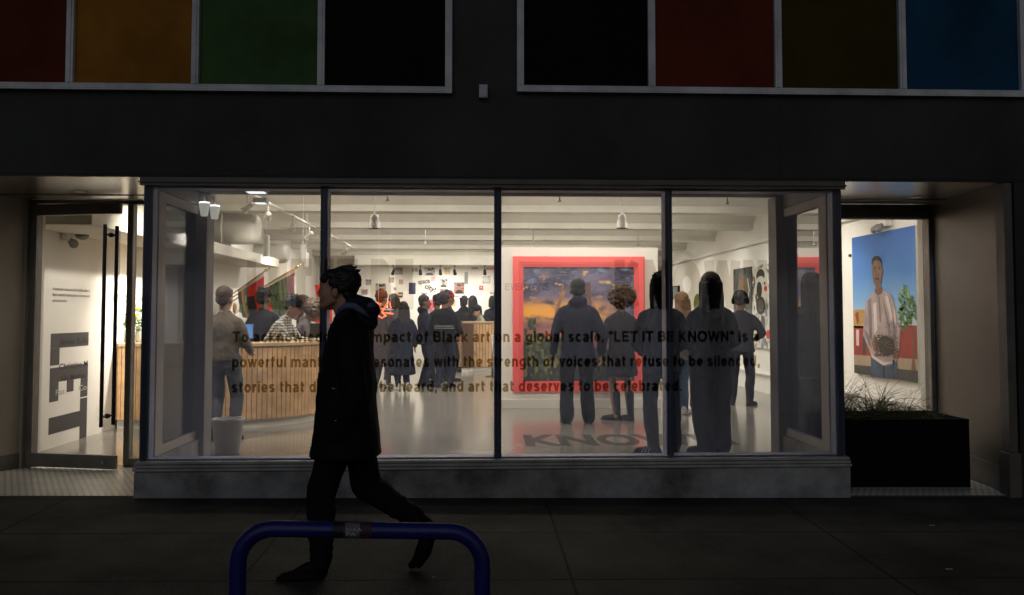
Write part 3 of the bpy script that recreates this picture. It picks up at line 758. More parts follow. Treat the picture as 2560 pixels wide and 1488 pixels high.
# flowers in a vase
for i, (px, sc, lab) in enumerate(((303, 1.0, 'bouquet with yellow flowers standing in the open gap beside the door'), (343, .9, 'leafy bouquet with yellow flowers behind the narrow side pane'))):
    D = 11.0; t = thing('flower_vase', lab, 'flower vase', (P(px, 840, D).x, D, 1.057), i*1.3)
    q = MB(); q.lathe([(.05*sc, 0), (.06*sc, .06), (.05*sc, .16), (.045*sc, .20)], seg=20); q.build('vase', mat('clouded glass vase', (0.5, 0.52, 0.48), .15, spec=.8), t, smooth=True)
    rr = random.Random(i+3); st = MB(); fl = MB(); lf = MB()
    for k in range(16):
        a = rr.uniform(0, 6.28); rad = rr.uniform(.05, .20)*sc; h = rr.uniform(.30, .50)*sc
        tip = Vector((math.cos(a)*rad, math.sin(a)*rad, h)); st.ring([(0,0,.12), tip*.5 + Vector((0,0,.12)), tip], .004, 5)
        if k % 4 != 3:
            for _ in range(10):
                d = Vector((rr.gauss(0,1), rr.gauss(0,1), rr.gauss(0,1))).normalized(); u = d.orthogonal().normalized(); w = d.cross(u)
                c = tip + d*.014; fl.add([c-u*.014, c+w*.017+d*.02, c+u*.014, c-w*.017+d*.01], [(0,1,2,3)])
            fl.ell(tip, .022, 8, 6)
        for _ in range(3):
            b0 = tip*rr.uniform(.4, .95) + Vector((0,0,.03)); d = Vector((rr.gauss(0,1), rr.gauss(0,1), rr.uniform(-.2,.8))).normalized(); w = d.orthogonal().normalized()
            lf.add([b0, b0+d*.05+w*.014, b0+d*.11, b0+d*.05-w*.014], [(0,1,2,3)])
    st.build('stems', mat('flower stem', (0.08, 0.16, 0.03), .7), t); fl.build('blossoms', mat('yellow blossom', (0.70, 0.62, 0.03), .7, var=.3, scale=30), t)
    lf.build('leaves', mat('bouquet leaf', (0.10, 0.20, 0.04), .6), t)
# waste bin inside the glass
t = thing('waste_bin', 'pale translucent waste bin standing inside the shop window', 'bin', (P6(569, 1100, 8.75).x, 8.75, 0))
q = MB(); q.lathe([(.115, 0), (.12, .01), (.155, .33), (.165, .335), (.165, .345), (.150, .345), (.145, .33), (.112, .02)], seg=32)
q.build('tub', mat('cloudy plastic', (0.60, 0.58, 0.58), .4), t, smooth=True)
q = MB(); q.ring([(math.cos(a*.262)*.158, math.sin(a*.262)*.158, .349 + .006*math.sin(a*2)) for a in range(24)], .008, 6, closed=True); q.build('liner', mat('bin liner', (0.5, 0.5, 0.5), .5), t, smooth=True)

# ------------------------------------------------------------------ the framed painting on its display wall
YP = 12.7
xa, xb = .30, P6(1646, 800, YP).x; zt = P6(1500, 619, YP).z
t = thing('display_wall', 'free standing cream display wall carrying the red framed painting', 'display wall', ((xa+xb)/2, YP, 0))
w2 = (xb-xa)/2
q = MB(); q.box(-w2, w2, 0, .45, .005, zt); q.build('panel', M_panelw, t, bevel=.004)
q = MB(); q.box(-w2-.01, w2+.01, -.07, -.001, 0, .142); q.build('plinth', mat('cream plinth', (.66,.64,.57), .5), t, bevel=.004)
def art_sky():
    m = bpy.data.materials.new('painted dusk sky'); m.use_nodes = True; tr = m.node_tree; b = tr.nodes['Principled BSDF']; b.inputs['Roughness'].default_value = .45
    N = tr.nodes.new; L = tr.links.new
    tc = N('ShaderNodeTexCoord'); mp = N('ShaderNodeMapping'); mp.inputs['Scale'].default_value = (1.5, 1, 3.4); L(tc.outputs['Object'], mp.inputs[0])
    ns = N('ShaderNodeTexNoise'); ns.inputs['Scale'].default_value = 1.5; ns.inputs['Detail'].default_value = 7; ns.inputs['Roughness'].default_value = .55; ns.inputs['Distortion'].default_value = .5; L(mp.outputs[0], ns.inputs['Vector'])
    sp = N('ShaderNodeSeparateXYZ'); L(tc.outputs['Object'], sp.inputs[0])
    def mr(sock, a, b_, c, d):
        x = N('ShaderNodeMapRange'); x.interpolation_type = 'SMOOTHSTEP'; L(sock, x.inputs[0])
        for i, v in zip((1, 2, 3, 4), (a, b_, c, d)): x.inputs[i].default_value = v
        return x.outputs[0]
    def mul(a, b_, op='MULTIPLY'):
        x = N('ShaderNodeMath'); x.operation = op; L(a, x.inputs[0]); L(b_, x.inputs[1]); return x.outputs[0]
    def mix(f, a, col):
        x = N('ShaderNodeMix'); x.data_type = 'RGBA'; L(f, x.inputs['Factor'])
        if isinstance(a, tuple): x.inputs['A'].default_value = (*a, 1)
        else: L(a, x.inputs['A'])
        x.inputs['B'].default_value = (*col, 1); return x.outputs['Result']
    z = sp.outputs[2]
    c = mix(mr(ns.outputs['Fac'], .35, .65, 0, 1), (.035, .036, .075), (.15, .125, .20))
    low = mul(mr(z, .60, .80, 0, 1), mr(z, 1.22, .88, 0, 1)); c = mix(mul(low, mr(ns.outputs['Fac'], .3, .7, .25, .95)), c, (.36, .12, .075))
    band = mul(mr(z, .98, 1.16, 0, 1), mr(z, 1.46, 1.22, 0, 1)); bx_ = mr(sp.outputs[0], .72, .10, 0, 1)
    c = mix(mul(mul(band, bx_), mr(ns.outputs['Fac'], .34, .52, 0, 1)), c, (.80, .36, .05))
    m2 = N('ShaderNodeTexNoise'); m2.inputs['Scale'].default_value = 3.3; m2.inputs['Detail'].default_value = 4; L(mp.outputs[0], m2.inputs['Vector'])
    top = mul(mr(z, 1.34, 1.5, 0, 1), mr(m2.outputs['Fac'], .56, .68, 0, 1)); c = mix(top, c, (.58, .34, .11))
    c = mix(mul(mr(z, 1.52, 1.75, 0, .8), mr(m2.outputs['Fac'], .47, .36, 0, 1)), c, (.15, .22, .36))
    L(c, b.inputs['Base Color']); return m
fx0, fx1 = P6(1282, 800, YP).x, P6(1611, 800, YP).x; fz0, fz1 = P6(1450, 979, YP).z, P6(1450, 642, YP).z
t = thing('framed_painting', 'large painting of a dusk sky in a wide coral red frame', 'painting', ((fx0+fx1)/2, YP, fz0))
fw, fh = (fx1-fx0)/2, fz1-fz0; bw = .158
M_red = mat('coral red frame', (0.82, 0.115, 0.105), 0.4, var=.08, scale=3)
q = MB()
def frame_ring(q, o, w, y0, y1):
    q.prism([(-fw+o, o), (fw-o, o), (fw-o-w, o+w), (-fw+o+w, o+w)], (0, y0, 0), (1,0,0), (0,0,1), (0,1,0), y1-y0)
    q.prism([(-fw+o, fh-o), (-fw+o+w, fh-o-w), (fw-o-w, fh-o-w), (fw-o, fh-o)], (0, y0, 0), (1,0,0), (0,0,1), (0,1,0), y1-y0)
    q.prism([(-fw+o, o), (-fw+o+w, o+w), (-fw+o+w, fh-o-w), (-fw+o, fh-o)], (0, y0, 0), (1,0,0), (0,0,1), (0,1,0), y1-y0)
    q.prism([(fw-o, o), (fw-o, fh-o), (fw-o-w, fh-o-w), (fw-o-w, o+w)], (0, y0, 0), (1,0,0), (0,0,1), (0,1,0), y1-y0)
for o, w, y in ((0, .092, -.05), (.092, .008, -.034), (.100, .016, -.048), (.116, .007, -.030), (.123, .014, -.042), (.137, .006, -.026), (.143, .015, -.034)):
    frame_ring(q, o, w, y, -.001)
q.build('frame', M_red, t)
q = MB(); q.box(-fw+bw, fw-bw, -.016, -.002, bw, fh-bw); cv = q.build('canvas', art_sky(), t)
# painted shapes on the canvas (raised arms, rock, foliage), hair-thin layers of paint
cx0, cx1 = -fw+bw, fw-bw
def cp(x, y):                                                        # photo crop coordinates of the canvas (193-970, 188-973)
    return (cx0 + (x-193)/777*(cx1-cx0), bw + (973-y)/785*(fh-2*bw))
def paint(q, pts, lay, m): q.prism([cp(*p) for p in pts], (0, -.0162 - .0006*lay, 0), (1,0,0), (0,0,1), (0,1,0), .0005, m)
M_skin_p = mat('painted skin', (0.30, 0.14, 0.07), .6, var=.4, scale=9); M_skin_p2 = mat('painted skin shade', (0.12, 0.06, 0.045), .6, var=.4, scale=9)
M_leafp = mat('painted leaves', (0.06, 0.075, 0.03), .6, var=.8, scale=7); M_leafp2 = mat('painted light leaves', (0.17, 0.17, 0.05), .6, var=.6, scale=11)
M_darkp = mat('painted undergrowth', (0.025, 0.028, 0.024), .6, var=.6, scale=5); M_rockp = mat('painted rock', (0.42, 0.13, 0.07), .6, var=.3, scale=5); M_bluep = mat('painted blue patch', (0.06, 0.24, 0.45), .6, var=.4, scale=8)
q = MB(); rr = random.Random(5)
paint(q, [(193, 700), (300, 640), (420, 660), (560, 720), (760, 760), (970, 700), (970, 973), (193, 973)], 1, 4)
paint(q, [(335, 650), (375, 622), (410, 615), (410, 700), (370, 690)], 2, 5)
for k in range(110):
    x = rr.uniform(200, 440); top = 560 if x < 275 else 660
    y = rr.uniform(top, 965); s = rr.uniform(8, 26); a0 = rr.uniform(0, 6.28)
    paint(q, [(min(968, max(195, x + math.cos(a0+i*1.05)*s*rr.uniform(.4, 1))), min(971, y + math.sin(a0+i*1.05)*s*1.5*rr.uniform(.5, 1.1))) for i in range(6)], 3 + k % 5, 2 if k % 3 else 3)
for k in range(40):
    x = rr.uniform(680, 960); y = rr.uniform(820, 965); s = rr.uniform(8, 22)
    paint(q, [(min(968, x + math.cos(i*1.05)*s*rr.uniform(.4, 1)), min(971, y + math.sin(i*1.05)*s*1.3)) for i in range(6)], 3 + k % 3, 2)
paint(q, [(408, 560), (412, 500), (428, 440), (450, 392), (438, 362), (446, 352), (456, 368), (462, 320), (470, 290), (474, 318), (474, 356), (482, 350), (492, 334), (496, 342), (484, 380), (470, 402), (452, 450), (440, 510), (440, 570)], 9, 0)
paint(q, [(640, 470), (638, 400), (632, 350), (622, 320), (630, 300), (645, 292), (660, 298), (668, 330), (664, 372), (668, 430), (668, 470)], 9, 1)
paint(q, [(885, 362), (905, 345), (915, 328), (925, 340), (950, 350), (952, 368), (920, 382), (895, 376)], 9, 6)
o = q.build('painted_figure', [M_skin_p, M_skin_p2, M_leafp, M_leafp2, M_darkp, M_rockp, M_bluep], cv)

# ------------------------------------------------------------------ portrait and other works on the right wall (x = RXR)
def rwD(x6): return RXR / ratio6(x6)
ya, yb_ = rwD(2141.5), rwD(2302)                                     # far and near edge
zt = P6(2141.5, 595, ya).z; zb_ = P6(2141.5, 932.5, ya).z
t = thing('portrait_painting', 'tall portrait of a standing figure under blue sky seen through the alcove window', 'painting', (RXR-.001, (ya+yb_)/2, zb_))
PWd, PH = ya - yb_, zt - zb_
# local axes: u runs from the far edge (left as seen) to the near edge
def sky_paint():
    m = bpy.data.materials.new('painted blue sky'); m.use_nodes = True; tr = m.node_tree; b = tr.nodes['Principled BSDF']; b.inputs['Roughness'].default_value = .5
    tc = tr.nodes.new('ShaderNodeTexCoord'); sp = tr.nodes.new('ShaderNodeSeparateXYZ'); tr.links.new(tc.outputs['Object'], sp.inputs[0])
    r = tr.nodes.new('ShaderNodeValToRGB'); mr_ = tr.nodes.new('ShaderNodeMapRange'); mr_.inputs[1].default_value = PH*.38; mr_.inputs[2].default_value = PH
    tr.links.new(sp.outputs[2], mr_.inputs[0]); tr.links.new(mr_.outputs[0], r.inputs[0])
    e = r.color_ramp.elements; e[0].color = (.42, .52, .60, 1); e[1].color = (.022, .12, .42, 1)
    k = e.new(.25); k.color = (.16, .34, .60, 1); k = e.new(.55); k.color = (.045, .19, .52, 1)
    tr.links.new(r.outputs[0], b.inputs['Base Color']); return m
q = MB(); q.box(-.045, 0, -PWd/2, PWd/2, 0, PH, 1); q.box(-.047, -.0455, -PWd/2, PWd/2, 0, PH, 0)
cv = q.build('canvas', [sky_paint(), mat('raw canvas edge', (.6, .57, .5), .8)], t)
def qp(x, y):                                                        # crop pixel (118-570) -> local (u, z)
    s = (x-118)/452; top = 155 - 90*s; bot = 1105 + 67*s
    d = 1/((1-s)/ya + s/yb_); u = (ya-d)/PWd
    return (u*PWd - PWd/2, PH*(bot-y)/(bot-top))
q = MB()
def pp(pts, lay, m): 
    q.prism([qp(min(569, max(119, a)), b) for a, b in pts], (-.0475 - lay*.0005, 0, 0), (0,-1,0), (0,0,1), (1,0,0), .0004, m)
pm = [mat('paint tan pavement', (.36,.27,.18), .6, var=.2), mat('paint road', (.05,.05,.045), .6, var=.3), mat('paint red wall', (.27,.03,.022), .6, var=.25, scale=3), mat('paint mustard wall', (.42,.26,.07), .6, var=.3),
      mat('paint leaf', (.10,.22,.07), .6, var=.7, scale=14), mat('paint trunk', (.17,.09,.045), .6, var=.4), mat('paint sweater', (.42,.32,.31), .6, var=.45, scale=5), mat('paint sweater fold', (.20,.16,.18), .6, var=.3, scale=9),
      mat('paint dark skin', (.17,.08,.05), .6, var=.45, scale=16), mat('paint hair', (.018,.013,.012), .7), mat('paint jeans', (.055,.085,.15), .6, var=.5, scale=8), mat('paint twigs', (.055,.045,.04), .7, var=.5, scale=30),
      mat('paint pale leaf', (.25,.42,.18), .6, var=.4, scale=14), mat('paint light skin', (.24,.12,.075), .6, var=.4, scale=16), mat('paint pale fold', (.62,.52,.49), .6)]
pp([(118,663),(200,660),(200,790),(118,790)], 1, 3); pp([(118,775),(245,778),(400,770),(570,770),(570,1012),(118,985)], 1, 2)
pp([(118,978),(570,1006),(570,1090),(118,1048)], 2, 0); pp([(118,1048),(570,1086),(570,1171),(118,1104)], 3, 1)
pp([(185,830),(205,835),(205,980),(180,978)], 3, 1); pp([(138,800),(158,803),(156,915),(138,912)], 3, 14); pp([(132,690),(156,672),(160,740),(146,770)], 3, 2)
pp([(530,790),(545,790),(548,1000),(560,1085),(524,1080),(534,1000)], 4, 5)
rr = random.Random(11)
for k in range(240):
    a = rr.uniform(0, 6.28); r_ = rr.random()**.45; r_ *= .80 + .24*math.sin(3*a+1.2) + .12*math.sin(7*a); x = 503 + math.cos(a)*r_*76; y = 655 + math.sin(a)*r_*165; s = rr.uniform(6, 15)
    pp([(x+math.cos(i*1.05)*s*rr.uniform(.4,1.1), y+math.sin(i*1.05)*s*1.3*rr.uniform(.4,1.1)) for i in range(6)], 5 + k % 8, 12 if (y < 600 and k % 3 == 0) or k % 9 == 0 else 4)
pp([(240,990),(420,1000),(428,1050),(420,1150),(240,1130)], 9, 10); pp([(325,1040),(335,1040),(338,1140),(326,1140)], 10, 9); pp([(395,1010),(410,1010),(405,1140),(396,1140)], 10, 1)
pp([(270,535),(300,560),(338,520),(395,560),(420,640),(440,760),(455,800),(440,950),(430,1005),(400,1040),(330,1055),(250,1000),(225,930),(188,840),(200,700),(215,600)], 10, 6)
for f in ([(225,600),(250,575),(255,760),(250,880),(232,860)], [(330,570),(350,640),(395,820),(370,850),(350,700)], [(400,700),(430,800),(415,900),(400,840)], [(195,800),(225,830),(250,930),(230,910)], [(300,560),(312,575),(320,760),(308,740)]): pp(f, 11, 7)
for f in ([(350,560),(372,572),(400,720),(388,740)], [(265,620),(285,610),(290,800),(270,840)], [(410,640),(420,680),(425,780),(414,770)], [(240,970),(330,1030),(400,1025),(330,1050),(255,1000)]): pp(f, 12, 14)
pp([(283,500),(322,500),(335,520),(330,545),(300,560),(275,535)], 12, 8)
pp([(262,330),(275,300),(315,300),(330,330),(334,380),(341,385),(340,412),(331,415),(326,470),(310,505),(288,505),(270,470),(262,420)], 13, 8)
pp([(278,318),(300,312),(300,345),(280,348)], 14, 13); pp([(296,350),(303,350),(306,405),(294,405)], 14, 13); pp([(310,390),(324,386),(322,430),(312,436)], 14, 13); pp([(270,395),(282,398),(284,440),(274,430)], 14, 13)
pp([(258,345),(262,305),(282,283),(310,282),(328,305),(333,345),(322,322),(300,308),(275,318),(265,335)], 15, 9)
pp([(272,366),(290,364),(290,371),(272,373)], 15, 9); pp([(304,364),(322,366),(322,373),(304,371)], 15, 9); pp([(284,440),(312,440),(308,450),(288,450)], 15, 9)
pp([(290,880),(330,840),(372,850),(405,870),(418,930),(400,975),(340,980),(305,960)], 13, 11); pp([(268,840),(300,880),(290,960),(262,950),(250,900)], 13, 13); pp([(400,930),(440,940),(430,1010),(395,1000)], 13, 13)
for k in range(190):
    x = rr.uniform(275, 428); y = rr.uniform(840, 985); a = rr.uniform(0, 3.14); s = rr.uniform(8, 20); dx, dy = math.cos(a)*s, math.sin(a)*s*.8
    pp([(x-dx, y-dy), (x-dx+dy*.28, y-dy-dx*.28), (x+dx+dy*.28, y+dy-dx*.28), (x+dx, y+dy)], 14 + k % 6, 11 if k % 5 else 5)
q.build('painted_figure', pm, cv)
# black and white abstract canvas and its dark neighbour
def abstract_mat(name, a, b_, sc):
    m = bpy.data.materials.new(name); m.use_nodes = True; tr = m.node_tree; b = tr.nodes['Principled BSDF']; b.inputs['Roughness'].default_value = .5
    tc = tr.nodes.new('ShaderNodeTexCoord'); n = tr.nodes.new('ShaderNodeTexNoise'); n.inputs['Scale'].default_value = sc; n.inputs['Detail'].default_value = 5; n.inputs['Distortion'].default_value = 1.5
    r = tr.nodes.new('ShaderNodeValToRGB'); r.color_ramp.elements[0].position = .36; r.color_ramp.elements[1].position = .52
    r.color_ramp.elements[0].color = (*a, 1); r.color_ramp.elements[1].color = (*b_, 1)
    tr.links.new(tc.outputs['Object'], n.inputs['Vector']); tr.links.new(n.outputs[0], r.inputs[0]); tr.links.new(r.outputs[0], b.inputs['Base Color']); return m
def wall_art(name, label, cat, x0, x1, ytop, ybot, m, shapes, smats, th=.045, frame=None):
    """x0, x1: photo columns of far and near edge; ytop, ybot at the far edge; shapes given in unit coordinates"""
    a, b_ = rwD(x0), rwD(x1); z1 = P6(x0, ytop, a).z; z0 = P6(x0, ybot, a).z; w, h = a-b_, z1-z0
    t = thing(name, label, cat, (RXR-.001, (a+b_)/2, z0))
    q = MB(); q.box(-th, 0, -w/2, w/2, 0, h); cv = q.build('canvas', m, t)
    if shapes:
        q = MB()
        for i, (pts, mi) in enumerate(shapes): q.prism([(u*w - w/2, v*h) for u, v in pts], (-th-.0006*(i+1), 0, 0), (0,-1,0), (0,0,1), (1,0,0), .0005, mi)
        q.build('painted_shapes', smats, cv)
    if frame:
        q = MB(); k = .02
        q.box(-th-.012, -.001, -w/2-k, -w/2, -k, h+k); q.box(-th-.012, -.001, w/2, w/2+k, -k, h+k); q.box(-th-.012, -.001, -w/2, w/2, -k, 0); q.box(-th-.012, -.001, -w/2, w/2, h, h+k)
        q.build('frame', frame, t)
    return t
def oval(cx, cy, rx, ry, n=24): return [(cx+rx*math.cos(2*math.pi*i/n), cy+ry*math.sin(2*math.pi*i/n)) for i in range(n)]
pb = [mat('art black', (.02,.022,.02), .5, var=.3, scale=8), mat('art white', (.72,.72,.66), .5), mat('art red', (.62,.05,.035), .5), mat('art grey', (.12,.13,.12), .5, var=.6, scale=5), mat('art brown', (.22,.12,.05), .5, var=.5, scale=14)]
wall_art('abstract_canvas', 'white canvas with black blots and red spots by the window', 'painting', 1887, 1941, 666, 868, abstract_mat('ink blots', (.045,.045,.042), (.70,.70,.64), 3.6),
         [(oval(.42,.86,.26,.10),1), (oval(.42,.87,.20,.08),0), (oval(.42,.82,.17,.045),1), (oval(.40,.62,.27,.2),1), (oval(.36,.70,.13,.10),0), (oval(.66,.71,.11,.05),1), (oval(.66,.71,.075,.035),2), (oval(.42,.51,.22,.11),0), (oval(.42,.51,.14,.07),3),
          (oval(.75,.17,.15,.08),1), (oval(.75,.17,.10,.055),2), (oval(.22,.60,.05,.06),4), ([(.45,.40),(.60,.38),(.62,.2),(.45,.22)],3)], pb)
wall_art('dark_canvas', 'dark grey canvas with a brown oval beside the black and white one', 'painting', 1840, 1885.5, 674, 870, abstract_mat('dark wash', (.025,.03,.028), (.11,.125,.115), 1.6),
         [([(.1,.85),(.45,.80),(.6,.6),(.5,.45),(.2,.4),(.05,.6)],3), (oval(.52,.80,.17,.12),4), ([(.78,.86),(.86,.72),(.80,.60),(.84,.60),(.90,.72),(.82,.86)],1), ([(.45,.52),(.66,.50),(.62,.36),(.50,.30),(.64,.40)],1)], pb)
wall_art('small_picture', 'small pale picture in a thin black frame far along the wall', 'painting', 1687, 1700, 718, 746, mat('pale wash', (.30,.36,.35), .5, var=.5, scale=6), None, None, frame=M_black)
# oval olive relief
D = 14.6; X = RXR - .05; t = thing('oval_relief', 'upright olive green oval relief hanging between the two heads', 'wall relief', (X, rwD(1733)*.97, 0))
za, zb_ = P6(1733, 717, 14.2).z, P6(1733, 785, 14.2).z
q = MB(); q.M = Matrix.Translation((0,0,(za+zb_)/2)); q.ell((0,0,0), (.05, .30, (za-zb_)/2), 24, 16); q.build('disc', mat('olive moss', (.15,.16,.02), .8, var=.7, scale=18, bump=.8, bscale=40), t, smooth=True)
# wall ledges, sensor, lamp box
q = MB(); q.box(RXR-.06, RXR-.001, rwD(1700), 8.4, P6(1900, 932, rwD(1900)).z-.02, P6(1900, 932, rwD(1900)).z+.01)
tag(q.build('wall_ledge', M_white), 'slim grey cable ledge running low along the wall below the abstract canvas', 'ledge')
t = thing('emergency_light', 'white twin emergency lamp high on the wall above the portrait', 'emergency light', (RXR, rwD(2222), P6(2222, 556, rwD(2222)).z))
q = MB(); q.box(-.09, -.001, -.14, .14, -.06, .06); q.build('body', M_whitem, t, bevel=.01)
q = MB(); q.cap((-.10, -.05, -.05), .035, (-.14, -.06, -.09), .045); q.cap((-.10, .05, -.05), .035, (-.14, .06, -.09), .045); q.build('lamp_head', mat('grey lamp head', (.25,.25,.24), .5), t, smooth=True)
D = wallpt(158); t = thing('emergency_light', 'white emergency lamp with round head on the wall seen through the door', 'emergency light', (RXL, D, PZ(160, 574, D)))
q = MB(); q.box(.001, .07, -.12, .10, -.09, .09); q.build('body', M_whitem, t, bevel=.01)
q = MB(); q.ring([(.03, -.02, .09), (.03, -.02, .62)], .012, 8); q.build('conduit', M_whitem, t)
q = MB(); q.cap((.08, .10, .0), .05, (.13, .12, -.01), .06); q.cap((.07, -.03, -.09), .035, (.10, -.03, -.12), .05); q.build('lamp_head', mat('grey lamp head', (.25,.25,.24), .5), t, smooth=True)
q = MB(); q.ring([(RXR-.03, rwD(2130), P6(2130, 639, rwD(2130)).z), (RXR-.001, rwD(2130), P6(2130, 639, rwD(2130)).z)], .02, 14)  # small black disc standing off the wall
tag(q.build('wall_knob', M_black), 'tiny black round sensor on the white wall beside the portrait', 'knob')
# pipes along the right wall under the vaults
z = P6(1800, 632, rwD(1800)).z
q = MB(); q.ring([(RXR-.05, 8.4, z), (RXR-.05, 23.9, z)], .025, 10)
tag(q.build('wall_conduit', M_whitem), 'long white conduit pipe running along the wall above the abstract canvas', 'pipe')

# ------------------------------------------------------------------ back wall: pictures, words, alarm
DBW = YB - .002
tones = {}
def pic_mat(k, dark, light_, sc):
    m = abstract_mat('photo print %s' % k, dark, light_, sc); m.node_tree.nodes['Principled BSDF'].inputs['Roughness'].default_value = .35; return m
pm_bw = [pic_mat('grey', (.02,.02,.02), (.45,.43,.40), 6), pic_mat('grey fine', (.03,.025,.025), (.40,.37,.34), 11), pic_mat('sepia', (.05,.03,.02), (.42,.30,.20), 9), pic_mat('plum', (.06,.03,.035), (.36,.24,.22), 7)]
pm_tan = pic_mat('tan', (.22,.14,.06), (.60,.47,.28), 6); pm_navy = mat('navy print', (.022,.028,.075), .4); pm_pink = pic_mat('pink', (.55,.12,.20), (.75,.42,.44), 14); pm_yel = pic_mat('yellow', (.25,.17,.05), (.62,.50,.2), 9); pm_redp = pic_mat('red strip', (.4,.05,.04), (.6,.3,.25), 9); pm_port = pic_mat('reddish portrait', (.06,.02,.02), (.34,.17,.13), 5)
GP = 'photographs pinned on the back wall'
def portrait(q, w, h, col=1, dk=0):
    """a head and shoulders on a print"""
    q.prism(oval(0, h*.10, w*.20, h*.26, 16), (0, -.0125, 0), (1,0,0), (0,0,1), (0,1,0), .0004, col)
    q.prism([(-w*.40, -h*.48), (w*.40, -h*.48), (w*.28, -h*.22), (w*.08, -h*.16), (-w*.08, -h*.16), (-w*.28, -h*.22)], (0, -.0122, 0), (1,0,0), (0,0,1), (0,1,0), .0002, dk)
    q.prism([(-w*.21, h*.16), (w*.21, h*.16), (w*.17, h*.34), (0, h*.41), (-w*.17, h*.34)], (0, -.0128, 0), (1,0,0), (0,0,1), (0,1,0), .0002, dk)
M_pf = mat('print light tone', (.50,.46,.42), .4); M_pd = mat('print dark tone', (.015,.013,.013), .4); M_pm = mat('print mid tone', (.26,.17,.14), .4)
prints = [
 (914,928,699,713, pm_bw[1], 0, 'small grey group photo beside the bright faced portrait'),
 (939,965.5,709,733, pm_bw[0], 1, 'black and white portrait with brightly lit face on the back wall'),
 (972,985,694,707, pm_bw[2], 0, 'small sepia photo above and beside the bright faced portrait'),
 (997,1007.5,699,711, pm_bw[3], 0, 'small plum square photo above the gap beside the navy poster'),
 (986,1007,670,687, pm_bw[1], 0, 'wide grey landscape photo just under the soffit edge'),
 (984,991,719,726, pm_bw[2], 0, 'tiniest brown snapshot on the back wall'),
 (994,1007.5,731,744, pm_bw[2], 1, 'small brown square photo low beside the navy poster'),
 (972,984,736,744, pm_bw[3], 0, 'small low photo just above the orange haired visitor'),
 (903,919,724,737, pm_bw[3], 0, 'plum photo half hidden by the hood of the passer-by'),
 (1022,1039,707,735.5, pm_navy, 0, 'plain navy blue poster on the back wall'),
 (1061,1087,670,689, pm_bw[0], 1, 'dark cropped group portrait above the words space city'),
 (1077,1088,692,703, pm_pink, 0, 'small pink print touching the word space'),
 (1099,1119,698,718.6, pm_bw[0], 2, 'grey close up of a face beside the word city'),
 (1099,1118,722.6,739, pm_bw[3], 0, 'reddish brown photo directly under the grey face'),
 (1052,1068,732,747, pm_bw[0], 1, 'small grey photo under the word city'),
 (1111,1125,670,686.5, pm_tan, 0, 'tan print at the soffit above the grey face'),
 (1135,1161,706,734.6, pm_port, 2, 'large square reddish portrait beside the hanging lamp'),
 (1206,1226.6,690,709, pm_bw[1], 0, 'pale beach photo above the red fire alarm'),
 (1030,1036,671,680, pm_tan, 0, 'narrow tan slip at the soffit beside the grey landscape'),
 (1038,1044,671,680, pm_bw[1], 0, 'narrow grey slip at the soffit beside the dark group portrait'),
 (1129,1139,752,765.6, pm_yel, 0, 'yellow photo low behind the red cap'),
 (1214.5,1234,668,675, pm_redp, 0, 'red strip print under the soffit near the mullion'),
 (1225,1234,731,736, pm_bw[0], 0, 'dark strip print above the visitors at the counter'),
 (1178,1195,668,673, pm_bw[1], 0, 'thin grey print under the soffit above the hanging lamp'),
]
for x0, x1, y0, y1, m, por, lab in prints:
    a, b_ = P6(x0, y1, DBW), P6(x1, y0, DBW); w, h = b_.x-a.x, b_.z-a.z
    t = thing('photo_print', lab, 'photograph', ((a.x+b_.x)/2, DBW, (a.z+b_.z)/2), 0, GP)
    q = MB(); q.box(-w/2, w/2, -.012, 0, -h/2, h/2); s = q.build('print', m, t)
    if por:
        q = MB(); portrait(q, w, h, 0 if por == 1 else 2, 1); q.build('portrait', [M_pf, M_pd, M_pm], s)
t = thing('wall_sign', 'dark words space city tilted playfully on the white back wall', 'wall lettering', (0, DBW, 0))
q = MB()
for s, x0, x1, yb1, yb2 in (('space', 1046, 1075, 711, 707), ('city!', 1060.5, 1087, 720, 731)):
    a, b_ = P6(x0, yb1, DBW-.004), P6(x1, yb2, DBW-.004); d = b_-a; L_ = d.length; d.normalize(); up = Vector((-d.z, 0, d.x))
    put_text(q, s, (a.x, -.004, a.z), d, up, L_, .15, .03)
q.build('lettering', M_black, t)
a = P6(1203, 719.5, DBW); t = thing('fire_alarm', 'red fire alarm box with white strobe on the back wall', 'fire alarm', (a.x, DBW, a.z))
q = MB(); q.box(-.055, .055, -.05, 0, -.055, .055); q.build('body', mat('alarm red', (.55,.02,.015), .4), t, bevel=.008)
q = MB(); q.box(-.02, .02, -.06, -.0505, -.02, .02); q.build('strobe', M_whitem, t, bevel=.004)
a = P6(793, 712, 23.5); b_ = P6(815, 806, 23.5)
t = thing('red_artwork', 'tall red panel with a white streak in the far corner behind the passer-by', 'artwork', (a.x, 23.5, b_.z))
w = .42; h = a.z-b_.z
q = MB(); q.box(-.17, w, 0, .03, 0, h); pn = q.build('panel', mat('signal red', (.75,.035,.012), .4), t, bevel=.004)
q = MB(); q.prism([(-.13, h*.93), (-.05, h*.93), (-.01, h*.5), (-.03, h*.48)], (0,-.001,0), (1,0,0), (0,0,1), (0,1,0), .0008); q.prism([(.02, h*.85), (.12, h*.9), (.10, h*.2), (.03, h*.3)], (0,-.001,0), (1,0,0), (0,0,1), (0,1,0), .0008, 1)
q.build('painted_streak', [M_white, pb[3]], pn)
q = MB(); q.box(-.01, .01, .031, .05, -b_.z, h*.5); q.box(-.15, .15, .0, .2, -b_.z, -b_.z+.02); q.build('stand', M_blackm, t)
